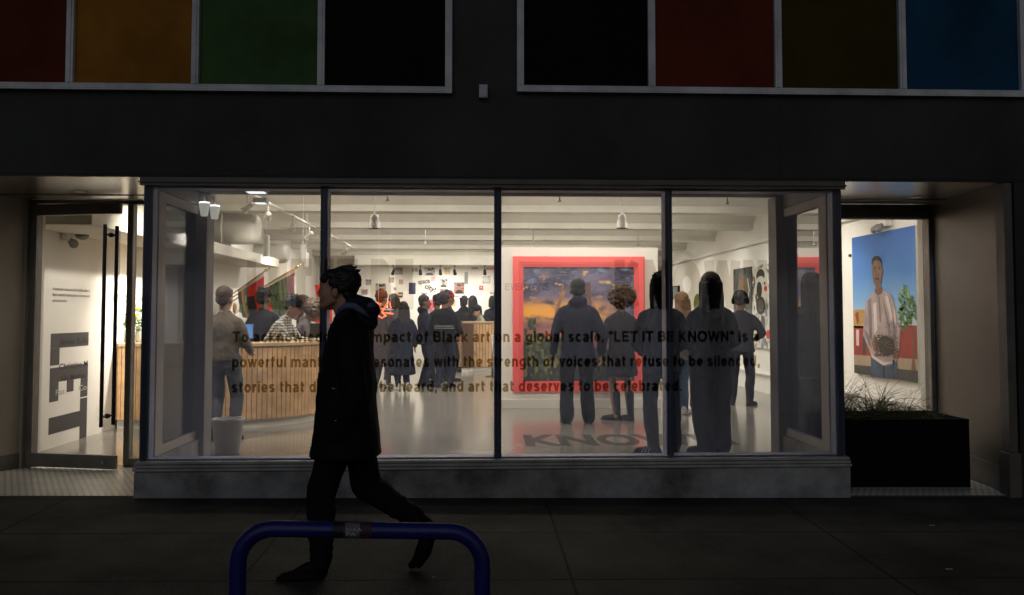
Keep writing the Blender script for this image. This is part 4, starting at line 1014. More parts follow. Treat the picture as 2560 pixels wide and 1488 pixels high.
# neon signs
def neon(name, label, lines, D, col, e, r, hang):
    pts = [P6(x, y, D) for l in lines for x, y in l]; c = sum(pts, Vector())/len(pts); t = thing(name, label, 'neon sign', c)
    for l in lines:
        q = MB(); q.ring([P6(x, y, D)-c for x, y in l], r, 8); q.build('tube', mat('neon '+name, col, .4, emit=e), t)
    if hang:
        q = MB(); zt = max(p.z for p in pts); x0 = min(p.x for p in pts); x1 = max(p.x for p in pts); zc = sum(p.z for p in pts)/len(pts)
        q.ring([(x0-c.x+.05, .02, 3.05-c.z), (x0-c.x+.05, .02, -.05)], .003, 5); q.ring([(x1-c.x-.05, .02, 3.05-c.z), (x1-c.x-.05, .02, -.05)], .003, 5)
        q.box(x0-c.x, x1-c.x, .012, .022, -.006, .006); q.build('hanger', M_whitem, t)
Z2 = lambda *p: [(900+x/4.578, 640+y/4.578) for x, y in p]
neon('neon_sign', 'orange red angular neon sign hanging in front of the orange haired visitor', [Z2((190,540),(240,545),(215,592),(268,606),(332,520),(356,600)), Z2((200,575),(178,660),(250,712),(300,680)), Z2((330,525),(250,645),(310,655),(380,662)), Z2((250,645),(300,690))], 15.6, (1.0, .10, .03), 9, .011, True)
t = thing('pink_sign', 'glowing pink square sign with dark strokes low on the back wall', 'neon sign', P6(1077, 761, 23.9))
q = MB(); q.box(-.09, .09, 0, .05, -.13, .14); q.build('box', mat('pink glow', (.9,.10,.17), .5, emit=.9), t)
q = MB()
for i, z in enumerate((.09, .03, -.04, -.10)): q.box(-.075, .075-.02*(i % 2), -.004, -.001, z-.011, z+.008)
q.build('strokes', mat('dark red stroke', (.25,.02,.04), .5), t)

# ------------------------------------------------------------------ flags on the left wall
def flag(label, base, tip, cloth, cols, mats_, group):
    b0, t1 = P6(*base), P6(*tip); t = thing('wall_flag', label, 'flag', b0, 0, group)
    d = t1 - b0
    q = MB(); q.ring([(0,0,0), d*.5, d], .014, 10); q.build('pole', mat('varnished pole', (.42,.22,.09), .4), t, smooth=True)
    n = d.normalized()
    q = MB(); q.ring([d, d+n*.04], .024, 12); q.ring([d+n*.05, d+n*.12, d+n*.2], [.02, .008, .012], 8); u = n.orthogonal().normalized(); q.ring([d+n*.12-u*.05, d+n*.12+u*.05], .008, 6); q.build('finial', mat('brass finial', (.55,.42,.16), .3, metal=.7), t, smooth=True)
    # cloth hangs from the pole between two fractions, pleated
    nu, nv = 26, 14; a0, a1, dl = cloth; vs = []; fs = []; ms = []
    q = MB()
    for i in range(nu+1):
        for j in range(nv+1):
            u_ = i/nu; v_ = j/nv; p = d*(a0+(a1-a0)*u_); L_ = dl(u_)
            sw = Vector(((.25*v_*v_-.05*v_)*.5, .05*math.sin(u_*9+v_*4)*v_, -L_*v_)); vs.append(p+sw+Vector((.03*math.sin(u_*11)*v_, 0, -.015)))
    for i in range(nu):
        for j in range(nv):
            fs.append((i*(nv+1)+j, (i+1)*(nv+1)+j, (i+1)*(nv+1)+j+1, i*(nv+1)+j+1)); q.add([], [], 0); ms.append(cols((i+.5)/nu, (j+.5)/nv))
    q.v = [tuple(v) for v in vs]; q.f = fs; q.m = ms
    o = q.build('cloth', mats_, t, smooth=True); sd = o.modifiers.new('thick', 'SOLIDIFY'); sd.thickness = .003
    return t
fm = [mat('flag white band', (.80,.78,.70), .7), mat('flag red', (.80,.04,.025), .7), mat('flag green', (.045,.15,.075), .7, var=.3), mat('flag black', (.02,.02,.025), .7), mat('flag gold', (.60,.30,.03), .7), mat('flag pale figure', (.50,.47,.38), .7), mat('flag leaf green', (.10,.17,.07), .7, var=.5, scale=9), mat('flag dusty rose', (.34,.15,.16), .7, var=.5, scale=12), mat('flag grey green', (.22,.25,.17), .7)]
def cols1(u, v):
    if v < .10: return 0
    if u > .62: return 1 if not (.25 < v < .32 and u < .8) else 0
    if u > .40: return 3 if v > .35 else 1
    if u > .22: return 5 if (.30 < v < .5 or .58 < v < .68) and .27 < u < .36 else 2
    return 4 if u > .12 else (3 if v < .5 else 2)
def cols2(u, v):
    if v < .10: return 0
    if u > .72: return 7
    if u > .45: return 8 if int(u*26) % 3 and v < .55 else 6
    if u > .10: return 6 if (int(u*22)+int(v*9)) % 4 else 3
    return 1
GF = 'flags slanting out of the left wall'
flag('red, black, green and gold flag hanging from the first slanted pole', (577, 738, 15.2), (664, 677, 13.9), (.22, .97, lambda u: .46+.44*u), cols1, fm, GF)
flag('green and dusty rose patterned flag hanging from the second slanted pole', (640, 728, 17.5), (741, 668, 15.6), (.25, .97, lambda u: .56+.40*u), cols2, fm, GF)
for i, (a, b_, lab) in enumerate((((577, 746, 15.4), (625, 717, 14.9), 'short bare wooden pole below the first flag'), ((584, 752, 15.7), (602, 739, 15.5), 'shortest bare wooden pole low on the white wall'))):
    q = MB(); q.ring([P6(*a), P6(*b_)], .012, 8); tag(q.build('wooden_pole', mat('varnished pole', (.42,.22,.09), .4)), lab, 'pole', 'bare poles on the left wall')
# hanging shirts / small medallions on the far left wall
for i, (px, lab) in enumerate(((585, 'round brown medallion on the left wall under the poles'), (601, 'round brown medallion next to the gold flag'))):
    p = P6(px, 770, RXL/ratio6(px)); q = MB(); q.M = Matrix.Translation((RXL+.002, p.y, p.z)) @ Matrix.Rotation(R(90), 4, 'Y'); q.lathe([(.09, 0), (.10, .01), (.07, .03), (.02, .035)], seg=24)
    tag(q.build('wall_medallion', mat('brown glaze', (.24,.13,.05), .4)), lab, 'ornament', 'medallions on the left wall')
for i, (px, lab) in enumerate(((590, 'white shirt hanging on the wall below the medallions'), (612, 'white shirt hanging beside the blue monitor'))):
    D = RXL/ratio6(px); a = P6(px, 782, D); b_ = P6(px, 845, D); h = a.z-b_.z; w = .5
    t = thing('hanging_shirt', lab, 'shirt', (RXL+.02, D, b_.z), 0, 'shirts on the left wall')
    q = MB(); q.prism([(-.2,0),(.2,0),(.2,h*.6),(.3,h*.5),(.36,h*.62),(.2,h*.95),(.06,h),(-.06,h),(-.2,h*.95),(-.36,h*.62),(-.3,h*.5),(-.2,h*.6)], (0,0,0), (0,1,0), (0,0,1), (1,0,0), .05); q.build('fabric', mat('white cotton', (.72,.71,.66), .8, bump=.5, bscale=12), t, bevel=.015)
    q = MB(); q.ring([(.025,-.16,h*.96),(.025,0,h+.05),(.025,.16,h*.96)], .006, 6); q.build('hanger', M_blackm, t)
# dark doorway and exit sign on the left wall
t = thing('fire_door', 'dark double door in a grey frame on the left wall', 'door', (RXL, 13.6, 0))
q = MB(); q.box(.001, .05, -.75, .75, 0, 2.15); q.build('frame', mat('grey door frame', (.35,.33,.30), .6), t, bevel=.006)
for s in (-1, 1):
    q = MB(); q.box(.051, .075, s*.34-.32, s*.34+.32, .01, 2.08); lf = q.build('leaf', mat('dark door leaf', (.05,.05,.055), .5), t, bevel=.004)
    q = MB(); q.ring([(.10, s*.06, .9), (.10, s*.06, 1.2)], .012, 8); q.build('handle', M_steel, lf)
D = 13.2; a = P6(553, 624, D); t = thing('exit_sign', 'green lit exit sign hanging from the ceiling over the dark door', 'exit sign', (a.x, D, a.z))
q = MB(); q.box(-.15, .15, -.02, .02, -.10, .10); q.build('housing', mat('clear grey plate', (.25,.27,.24), .3), t, bevel=.004)
q = MB(); put_text(q, 'EXIT', (-.075, -.0225, -.05), ux, uz, .15, .10, .01); q.build('lettering', mat('exit green', (.03,.75,.30), .5, emit=1.0), t)
q = MB(); q.ring([(0,0,.10), (0,0,3.4-a.z)], .008, 8); q.build('stem', M_whitem, t)
# boxed service duct along the left wall and two domed duct ends
q = MB(); q.box(RXL, RXL+.72, 8.4, 16.2, 2.30, 2.46); struct(q.build('ceiling_box', M_ceil, bevel=.01))
M_duct = mat('dull white duct', (.62,.60,.54), .5)
for D, x1, zc, r_, lab in ((13.6, 650, 2.78, .25, 'fat round duct end under the ceiling by the exit sign'), (17.2, 722, 2.64, .20, 'smaller domed duct end behind the first cylinder lamp')):
    X1 = P6(x1, 600, D).x; t = thing('air_duct', lab, 'duct', (RXL, D, zc), 0, 'domed duct ends')
    q = MB(); L_ = X1 - RXL; q.ring([(0,0,0), (L_-r_*.9,0,0)] + [(L_-r_*.9+r_*.9*math.sin(R(a))**.6,0,0) for a in (20,40,60,75,88)], [r_, r_] + [r_*math.cos(R(a))**.4 for a in (20,40,60,75,88)], 28); q.build('pipe', M_duct, t, smooth=True)
    q = MB(); q.ring([(L_*.45,0,0), (L_*.45+.03,0,0)], r_+.008, 28); q.build('seam_band', M_duct, t)
# ------------------------------------------------------------------ lamps
M_lit = mat('lit lamp face', (1.0, .88, .70), emit=14)
M_lamp = mat('white lamp body', (.62,.61,.56), .5)
def pendant(px, ybot, D, rad, h, label, e, group='cylinder lamps over the desk', m=None):
    a = P6(px, ybot, D); t = thing('pendant_lamp', label, 'pendant lamp', a, 0, group)
    q = MB(); q.lathe([(rad*.86, 0), (rad, 0), (rad, h), (rad*.2, h)], seg=24); q.build('shade', m or M_lamp, t)
    q = MB(); q.lathe([(rad*.84, .004), (rad*.84, .008)], seg=24); q.build('lit_face', M_lit, t)
    q = MB(); q.ring([(0,0,h), (0,0,3.35-a.z)], .004, 6); q.build('cord', M_whitem, t)
    if e: light('pendant_glow', 'SPOT', a - Vector((0,0,.03)), e, WARM, a - Vector((0,0,2)), .05, 125, .7)
    return t
pendant(665, 642, 11.7, .045*1.0, .30, 'white cylinder lamp over the reception desk', 60)
pendant(757, 657, 12.7, .045, .27, 'white cylinder lamp on a long cord beside the second flag', 60)
pendant(766, 669, 15.0, .045, .27, 'white cylinder lamp furthest along the row over the desk', 40)
pendant(1165.5, 710, 20.3, .042, .29, 'slim grey green cylinder lamp in front of the photo wall', 15, 'cylinder lamps over the desk', mat('grey green lamp body', (.28,.30,.25), .5))
def bell(px, ytop, D, label):
    a = P6(px, ytop, D); t = thing('bell_lamp', label, 'pendant lamp', a, 0, 'bell lamps under the vaults')
    M_bell = mat('dull bell enamel', (.46,.45,.40), .6); q = MB(); q.lathe([(.086, -.20), (.083, -.20), (.060, -.07), (.050, -.015), (.016, 0), (.016, .02)], seg=24); q.build('shade', M_bell, t, smooth=True)
    q = MB(); q.ring([(0,0,.02), (0,0,3.4-a.z)], .008, 6); q.build('cord', M_whitem, t)
bell(937, 535, 11.6, 'unlit white bell lamp under the vault above the passer-by')
bell(1555, 535, 11.6, 'unlit white bell lamp above the red framed painting')
def bucket(px, ytop, D, label):
    a = P6(px, ytop, D); t = thing('bucket_lamp', label, 'pendant lamp', a, 0, 'glowing bucket lamps inside the glass')
    q = MB(); q.lathe([(.030, -.115), (.050, -.0), (.051, 0), (.046, -.004)], seg=24); q.build('shade', mat('glowing porcelain', (.9,.92,.85), .4, emit=.75), t, smooth=True)
    q = MB(); q.lathe([(.047, .002), (.044, .014), (.02, .018)], seg=24); q.build('cap', mat('bright rim', (1,1,.95), emit=4), t)
    q = MB(); q.ring([(0,0,.018), (0,0,2.545-a.z if D < 8 else 3.3-a.z)], .004, 6); q.build('cord', M_whitem, t)
bucket(511, 509, 7.75, 'glowing white bucket lamp hanging before the grey pillar'); bucket(537, 517, 7.95, 'glowing white bucket lamp just beside the grey pillar edge')
# ceiling strips seen bright at the top of the first pane
def strip(x0, x1, y, D, label, z=None):
    a, b_ = P6(x0, y, D), P6(x1, y, D); t = thing('strip_light', label, 'strip light', ((a.x+b_.x)/2, D, a.z), 0, 'strip lights under the ceiling')
    w = (b_.x-a.x)/2
    q = MB(); q.box(-w-.02, w+.02, -.06, .06, .0, .05); q.build('housing', M_whitem, t, bevel=.004)
    q = MB(); q.box(-w, w, -.05, .05, -.006, -.001); q.build('diffuser', mat('cool diffuser', (.85,.93,1.0), emit=3.2), t)
    q = MB(); q.ring([(-w*.7,0,.05), (-w*.7,0,3.45-a.z)], .004, 5); q.ring([(w*.7,0,.05), (w*.7,0,3.45-a.z)], .004, 5); q.build('rod', M_whitem, t)
strip(620, 662, 481, 7.3, 'bright cool strip light at the very top of the first pane'); strip(640, 664, 508, 8.9, 'smaller cool strip light below the brightest one')
# ceiling track with adjustable spots
def track_spot(p, target, label, e, group, spot=75, col=WARM, black=True):
    p = Vector(p); d = (Vector(target)-p).normalized(); t = thing('track_spot', label, 'spotlight', p, 0, group)
    q = MB(); q.ring([-d*.10, -d*.09, d*.04, d*.07], [.028, .038, .042, .052], 16); q.build('head', M_blackm if black else M_lamp, t)
    q = MB(); q.ring([d*.060, d*.064], .040, 16); q.build('lit_face', M_lit, t)
    q = MB(); q.ring([-d*.02 + Vector((0,0,.03)), Vector((0,0,.19))], .012 if not black else .009, 8); q.box(-.03, .03, -.02, .02, .165, .189); q.build('arm', M_blackm if black else M_lamp, t)
    light('spot_lamp', 'SPOT', p + d*.09, e, col, target, .05, spot, .9)
GS = 'track spots lighting the back wall'
for i, (px, tx) in enumerate(((983, 955), (1051, 1060), (1101, 1108), (1137, 1150), (1212, 1215))):
    p = P6(px, 677, 23.0); track_spot((p.x, 23.0, 2.545), (P6(tx, 720, YB).x, YB, 1.75), 'black track spot under the soffit ' + ('beside the grey landscape photo', 'beside the dark group portrait', 'between group portrait and tan print', 'above the large reddish portrait', 'by the red strip print')[i], 66, GS, 120)
GR = 'white track spots washing the right wall'
for i, (k, ty) in enumerate(((0, 10.0), (1, 11.9), (2, 14.3), (3, 16.4), (4, 18.8), (5, 21.4))):
    track_spot((3.5, beams[k]+.42, 3.14), (RXR, ty, 1.55), 'white ceiling spot turned to the right wall ' + ('near the portrait', 'near the abstract canvas', 'near the oval relief', 'near the small picture', 'far behind the display wall', 'by the back corner')[i], 95, GR, 80, NEUT, False)
track_spot((-2.98, 12.0, 2.80), P6(625, 700, 14.6), 'added white spot brightening the gold edged flag', 130, GL, 40, WARM, False)  # extra spot added to brighten the first flag
track_spot((-2.98, 13.6, 2.80), P6(700, 700, 16.6), 'added white spot brightening the rose edged flag', 130, GL, 40, WARM, False)  # extra spot added to brighten the second flag
GF2 = 'added white spots behind the first beam'
for i, (x, tx, ty, e, w, lab) in enumerate(((-3.1, -3.3, 10.7, 190, 85, 'added ceiling spot brightening the straight front of the reception desk'), (-1.6, -2.2, 11.0, 150, 85, 'added ceiling spot brightening the curved end of the reception desk'),
        (.0, .0, 10.6, 130, 105, 'added ceiling spot brightening the open floor behind the middle mullion'), (2.0, 2.0, 10.4, 120, 105, 'added ceiling spot brightening the floor before the tall visitors'))):
    track_spot((x, 8.75, 3.16), (tx, ty, .3 if i < 2 else 0), lab, e, GF2, w, WARM, False)  # unseen spots added to brighten the desk and the near floor
GC = 'white track spots over the display wall'
for i, (x, tx) in enumerate(((.7, 1.0), (2.4, 2.1))):
    track_spot((x, beams[0]+.42, 3.14), (tx, YP, 1.45), 'white ceiling spot aimed at the ' + ('left', 'right')[i] + ' half of the red frame', 300, GC, 48, WARM, False)
GL = 'white track spots washing the left wall'
for i, (y, ty, e) in enumerate(((9.3, 9.5, 110), (11.0, 11.4, 800), (15.0, 16.0, 260), (19.0, 20.5, 170))):
    track_spot((-3.0, y, 2.80), (RXL, ty, 1.5), 'white ceiling spot turned to the left wall ' + ('near the door', 'over the flowers', 'over the flags', 'near the far corner')[i], e, GL, 95, WARM, False)
q = MB(); q.box(-3.02, -2.98, 8.4, 20.2, 2.992, 3.02); tag(q.build('light_track', M_whitem), 'white lighting track parallel to the left wall', 'light track')
# unseen fill lights added in every vault to brighten the room
for k in range(6):
    yc = (beams[k] + beams[k+1])/2; t = thing('fill_light', 'long unseen fill light added in the ' + ('first', 'second', 'third', 'fourth', 'fifth', 'sixth')[k] + ' ceiling vault from the street', 'strip light', (.2, yc, 3.40), 0, 'added fill lights in the ceiling vaults')
    q = MB(); q.box(-3.6, 3.6, -.09, .09, -.03, .03); q.build('housing', M_whitem, t, bevel=.005)
    q = MB(); q.box(-3.55, 3.55, -.08, .08, -.036, -.031); q.build('diffuser', mat('warm diffuser', (1.0, .9, .74), emit=2.0), t)
    for dz, tz, e in ((-.05, 0, FILL_DOWN[k]), (.05, 4, FILL_UP[k])):
        l = light('fill_lamp', 'AREA', (.2, yc, 3.40+dz), e, (1.0, .94, .85), (.2, yc, tz), 7.0); l.data.shape = 'RECTANGLE'; l.data.size_y = .16
for px, py, D, lab in ((969, 497, 11.4, 'tiny sprinkler head above the passer-by'), (1399, 499, 11.4, 'tiny sprinkler head over the display wall top centre'), (1818, 505, 11.4, 'tiny sprinkler head in the last pane'), (1064, 606, 17.0, 'tiny sprinkler head above the words on the photo wall'), (1333, 609, 15.5, 'tiny sprinkler head over the display wall corner by the mullion'), (1595, 610, 15.5, 'tiny sprinkler head over the display wall corner by the hooded man')):
    a = P6(px, py, D); q = MB(); q.ring([(0,0,-.03), (0,0,-.025), (0,0,.0), (0,0,3.45-a.z)], [.03, .03, .012, .010], 10); o = q.build('sprinkler', mat('grey pipe', (.30,.29,.26), .6), None, loc=a); tag(o, lab, 'sprinkler', 'sprinkler heads under the vaults')
# queue post beside the middle mullion
a = P6(1231, 945, 19.0); t = thing('stanchion', 'slim steel queue post standing beside the middle mullion', 'stanchion', (a.x, 19.0, 0))
q = MB(); q.lathe([(.16, 0), (.16, .015), (.03, .03)], seg=24); q.build('base', M_blackm, t)
q = MB(); q.ring([(0,0,.03), (0,0,.95)], .025, 12); q.build('post', mat('dull steel', (.35,.35,.36), .3, metal=.9), t, smooth=True)
# ------------------------------------------------------------------ people
def cloth(name, col, rough=.85, **k): return mat(name, col, rough, bump=.35, bscale=28, spec=.15, **k)
SK = [mat('deep brown skin', (.11,.055,.035), .5, var=.12), mat('brown skin', (.22,.115,.07), .5, var=.12), mat('light skin', (.48,.28,.20), .5, var=.1)]
HB = mat('black hair', (.010,.009,.009), .6, bump=.8, bscale=50); HBR = mat('brown hair', (.06,.035,.02), .6, bump=.8, bscale=50); HBL = mat('blonde brown hair', (.24,.145,.07), .6, var=.5, scale=14, bump=.8, bscale=50); HOR = mat('rust orange hair', (.22,.055,.02), .7, bump=.8, bscale=60)
K_black = cloth('black cloth', (.011,.011,.013)); K_navy = cloth('navy cloth', (.014,.016,.028)); K_char = cloth('charcoal cloth', (.022,.022,.025)); K_grey = cloth('grey knit', (.22,.21,.195)); K_beige = cloth('beige knit', (.15,.125,.10)); K_jean = cloth('blue denim', (.055,.10,.17), var=.3, scale=8)
K_mauve = cloth('mauve wool', (.085,.072,.075)); K_green = cloth('pale green cotton', (.36,.40,.28)); K_white = cloth('white leather', (.65,.64,.60), .5); K_shoe = cloth('black leather', (.014,.013,.013), .4); K_khaki = cloth('taupe cloth', (.11,.095,.085)); K_pale = cloth('pale grey jeans', (.085,.09,.11))
def plaid():
    m = mat('black and white plaid', (.2,.2,.2), .8); t = m.node_tree; b = t.nodes['Principled BSDF']; tc = t.nodes.new('ShaderNodeTexCoord')
    sp = t.nodes.new('ShaderNodeSeparateXYZ'); t.links.new(tc.outputs['Object'], sp.inputs[0]); outs = []
    for ax, step in ((0, .036), (2, .036), (1, .036)):
        p = t.nodes.new('ShaderNodeMath'); p.operation = 'PINGPONG'; p.inputs[1].default_value = step/2; t.links.new(sp.outputs[ax], p.inputs[0])
        g = t.nodes.new('ShaderNodeMath'); g.operation = 'GREATER_THAN'; g.inputs[1].default_value = step/4; t.links.new(p.outputs[0], g.inputs[0]); outs.append(g.outputs[0])
    a = t.nodes.new('ShaderNodeMath'); a.operation = 'ADD'; t.links.new(outs[0], a.inputs[0]); t.links.new(outs[1], a.inputs[1])
    a2 = t.nodes.new('ShaderNodeMath'); a2.operation = 'MULTIPLY'; a2.inputs[1].default_value = .5; t.links.new(a.outputs[0], a2.inputs[0])
    r = t.nodes.new('ShaderNodeValToRGB'); r.color_ramp.elements[0].color = (.02,.02,.022,1); r.color_ramp.elements[1].color = (.50,.49,.45,1)
    t.links.new(a2.outputs[0], r.inputs[0]); t.links.new(r.outputs[0], b.inputs['Base Color']); return m
K_plaid = plaid()

def hand(mb, w, d, side, s, curl=.5, back=None):
    """palm with five bent fingers; w wrist, d direction of the palm, side = +1/-1 thumb side sign along the sideways axis"""
    d = Vector(d).normalized(); f = Vector(back) if back else Vector((0, 1, 0)); f = (f - d*f.dot(d)).normalized(); sd = d.cross(f) * side
    w = Vector(w); pc = w + d*.055*s
    mb.cap(w, .026*s, w + d*.03*s, .03*s)
    for k in (-1, 0, 1): mb.cap(w + d*.03*s + f*k*.018*s, .017*s, w + d*.088*s + f*k*.024*s, .015*s)
    for k, L in ((-1.5, .058), (-.5, .072), (.5, .078), (1.5, .068)):
        a = w + d*.092*s + f*k*.019*s; b = a + (d*(1-curl*.3) + sd*curl*.5).normalized()*L*.5*s; c = b + (d*(1-curl) + sd*curl).normalized()*L*.5*s
        mb.cap(a, .0095*s, b, .009*s, 8); mb.cap(b, .009*s, c, .0075*s, 8)
    a = w + d*.03*s + f*.028*s; b = a + (d*.7 + f*.7 + sd*.3)*.04*s; mb.cap(a, .013*s, b, .011*s, 8); mb.cap(b, .011*s, b + (d*.9 + sd*.5 + f*.1)*.035*s, .009*s, 8)

def two_bone(a, b, l1, l2, pole):
    a, b = Vector(a), Vector(b); d = b-a; L = min(d.length, (l1+l2)*.999); n = d.normalized(); b = a + n*L
    x = (l1*l1 - l2*l2 + L*L)/(2*L); h = math.sqrt(max(0, l1*l1 - x*x)); p = Vector(pole); p = (p - n*p.dot(n)).normalized()
    return a + n*x + p*h, b

def person(label, px, D, H, yaw=0, skin=0, hair='short', hmat=None, top=None, bottom=None, shoes=None, coat=.84, flare=.0, wide=1.0, leg=1.0, arms=None, feet=None,
           lean=0, turn=0, nod=0, hood=False, skirt=None, cuff=True, vox=.013, z0=0.0, cap=None, capm=None, bulk=1.0, group='visitors in the gallery', loc=None):
    s = H/1.75; p = P6(px, 800, D) if loc is None else Vector(loc)
    t = thing('person', label, 'person', (p.x, D if loc is None else p.y, z0), R(yaw), group)
    top = top or K_black; bottom = bottom or K_black; hmat = hmat or HB; shoes = shoes or K_shoe
    S = Matrix.Scale(s, 4)
    UP = S @ Matrix.Translation((0, 0, .95)) @ Matrix.Rotation(R(-lean), 4, 'X') @ Matrix.Translation((0, 0, -.95))
    HD = UP @ Matrix.Translation((0, 0, 1.50)) @ Matrix.Rotation(R(turn), 4, 'Z') @ Matrix.Rotation(R(-nod), 4, 'X') @ Matrix.Scale(1.14, 4) @ Matrix.Translation((0, 0, -1.50))
    shw = .168*wide
    hips = {-1: Vector((-.09, 0, .93)), 1: Vector((.09, 0, .93))}
    feet = feet or {-1: (-.11, -.02, 8), 1: (.11, .03, -8)}
    body, tp, bt = MB(), MB(), MB()
    # head and neck
    body.M = HD
    body.ell((0, -.012, 1.665), (.076, .094, .094)); body.ell((0, .025, 1.60), (.060, .070, .085)); body.ell((0, .062, 1.545), (.034, .030, .028))
    body.cap((0, .088, 1.635), .012, (0, .112, 1.603), .015); body.ell((0, .090, 1.572), (.024, .014, .008)); body.ell((0, .088, 1.560), (.021, .013, .008)); body.ell((0, .084, 1.648), (.055, .012, .010))
    for q in (-1, 1): body.ell((q*.079, -.008, 1.612), (.011, .022, .032)); body.ell((q*.032, .080, 1.628), (.012, .010, .010))
    body.cap((0, -.012, 1.47), .054, (0, -.002, 1.58), .056)
    body.M = UP
    body.loft([(0, 0, .92, .15, .10), (0, 0, 1.10, .13, .095), (0, .0, 1.28, .125*wide, .090), (0, -.005, 1.38, .10*wide, .070), (0, -.01, 1.47, .055, .052)])
    # torso clothing
    tp.M = UP; bk = bulk
    fl = flare
    if coat >= .9: secs = [(0, .0, coat, .165*bk, .125*bk)]
    else:
        secs = [(0, 0, coat, (.185+fl)*bk, (.135+fl*.8)*bk)]
        if coat < .75: secs.append((0, 0, (coat+.95)/2, (.18+fl*.5)*bk, (.132+fl*.4)*bk))
    secs += [(0, 0, .98, .168*bk, .128*bk), (0, .004, 1.12, .160*bk*(.6+.4*wide), .126*bk), (0, .006, 1.28, .172*wide*bk, .130*bk), (0, -.004, 1.37, .150*wide*bk, .108*bk), (0, -.012, 1.43, .105*wide, .082), (0, -.012, 1.475, .080, .07), (0, -.012, 1.51, .066, .064)]
    tp.loft(secs)
    # arms
    arms = arms or {}
    for q in (-1, 1):
        sh = Vector((q*shw, -.005, 1.368))
        a = arms.get(q)
        el, wr = (Vector((q*(shw+.055), -.03, 1.13)), Vector((q*(shw+.06), .045, .885))) if a is None else (Vector(a[0]), Vector(a[1]))
        body.M = UP; body.cap(sh - Vector((q*.03, 0, .02)), .034, el, .030); body.cap(el, .030, wr, .024)
        hd = (wr-el).normalized(); hand(body, wr, hd, q if hd.z < -.5 else -q, 1.0, .55 if a is None or len(a) < 3 else a[2], None if abs(hd.y) < .8 else (1, 0, 0))
        tp.cap((0, -.012, 1.470), .055, sh, .056*bk); tp.cap(sh, .056*bk, sh.lerp(el, .4), .066*bk); tp.cap(sh.lerp(el, .4), .066*bk, el, .056*bk)
        if cuff: tp.cap(el, .057*bk, wr - hd*.015, .043*bk)
        else: tp.cap(sh, .058*bk, sh.lerp(el, .75), .070*bk)
    if hood:
        tp.ell((0, -.085, 1.50), (.115, .060, .075)); tp.cap((-.075, .02, 1.49), .04, (0, -.07, 1.51), .055); tp.cap((.075, .02, 1.49), .04, (0, -.07, 1.51), .055)
    # legs
    body.M = S; bt.M = S; sh_objs = []
    for q in (-1, 1):
        fx, fy, fa = feet[q][:3]; lift = feet[q][3] if len(feet[q]) > 3 else 0
        an = Vector((fx, fy - .02, .085 + lift)); kn, an = two_bone(hips[q], an, .45, .42, (q*.15, 1, 0))
        body.cap(hips[q], .070, kn, .052); body.cap(kn, .056, kn.lerp(an, .35), .055); body.cap(kn.lerp(an, .35), .055, an, .036)
        body.cap(an + Vector((0, -.03, -.04)), .035, an + Vector((0, .14, -.05)), .03)
        if skirt is None:
            bt.cap(hips[q] + Vector((0, 0, .03)), .103*leg, kn, .078*leg); bt.cap(kn, .078*leg, kn.lerp(an, .4), .076*leg); bt.cap(kn.lerp(an, .4), .076*leg, an + Vector((0, 0, -.005)), (.060 if leg <= 1 else .082)*leg**.5)
        sh = MB(); r = Matrix.Rotation(R(fa), 4, 'Z'); sh.M = S @ Matrix.Translation((an.x, an.y, lift)) @ r @ (Matrix.Rotation(R(-lift*160), 4, 'X') if lift else Matrix.Identity(4))
        sh.cap((0, -.045, .038), .040, (0, .05, .042), .043); sh.cap((0, .05, .036), .045, (.0, .165, .026), .036); sh.cap((0, -.03, .06), .042, (0, -.01, .12 if not skirt else .36), .045 if not skirt else .055); sh.loft([(0, .06, -.004, .046, .155), (0, .06, .02, .047, .158)])
        sh_objs.append(remeshed(sh, 'shoe', shoes, t, vox*.8*s, 3, .002))
    if skirt is None: bt.loft([(0, 0, .84, .150, .110), (0, 0, .96, .158, .115), (0, 0, 1.04, .145, .108)])
    else: bt.M = UP; bt.loft([(0, 0, skirt, .23, .17), (0, 0, (skirt+.95)/2, .20, .15), (0, 0, .97, .16, .118), (0, 0, 1.06, .14, .105)])
    remeshed(body, 'body', SK[skin], t, vox*s, 2)
    remeshed(bt, 'trousers' if skirt is None else 'skirt', bottom, t, vox*1.1*s, 5, fold=.011)
    remeshed(tp, 'jacket' if coat < .95 else 'shirt', top, t, vox*1.1*s, 7, fold=.012)
    # hair and headwear
    h = MB(); h.M = HD; rr = random.Random(hash(label) % 1000 if False else len(label)*7 + int(px))
    if hair in ('short', 'fade', 'bun', 'long', 'bob'):
        k = .002 if hair == 'fade' else .006
        h.ell((0, -.022, 1.682), (.083+k, .098+k, .086+k)); h.ell((0, -.058, 1.625), (.072+k, .050+k, .065)); h.cap((-.035, .052, 1.712), .024, (.035, .052, 1.712), .024)
        if hair == 'short':
            for _ in range(26): a = rr.uniform(0, 6.28); e = rr.uniform(.2, 1.4); d = Vector((math.cos(a)*math.cos(e), math.sin(a)*math.cos(e), math.sin(e))); c = Vector((0, -.025, 1.69)); h.cap(c + d*.075, .022, c + d*rr.uniform(.098, .112), .010, 8)
        if hair == 'bun': h.ell((0, -.10, 1.76), (.05, .05, .05))
        if hair == 'long':
            h.loft([(0, -.085, 1.34, .075, .022), (0, -.09, 1.42, .100, .036), (0, -.08, 1.54, .102, .052), (0, -.06, 1.67, .094, .066)])
            for q in (-1, 1): h.cap((q*.072, -.03, 1.66), .034, (q*.085, -.04, 1.44), .026)
            for k in range(14): x = -.085 + k*.013; h.cap((x, -.10, 1.50), .014, (x*1.15, -.10 + rr.uniform(-.01,.015), rr.uniform(1.27, 1.36)), .006, 6)
        if hair == 'bob': h.loft([(0, -.03, 1.50, .105, .075), (0, -.03, 1.58, .112, .085), (0, -.03, 1.68, .10, .09)])
    elif hair in ('curly', 'afro'):
        R0 = .155 if hair == 'afro' else .130
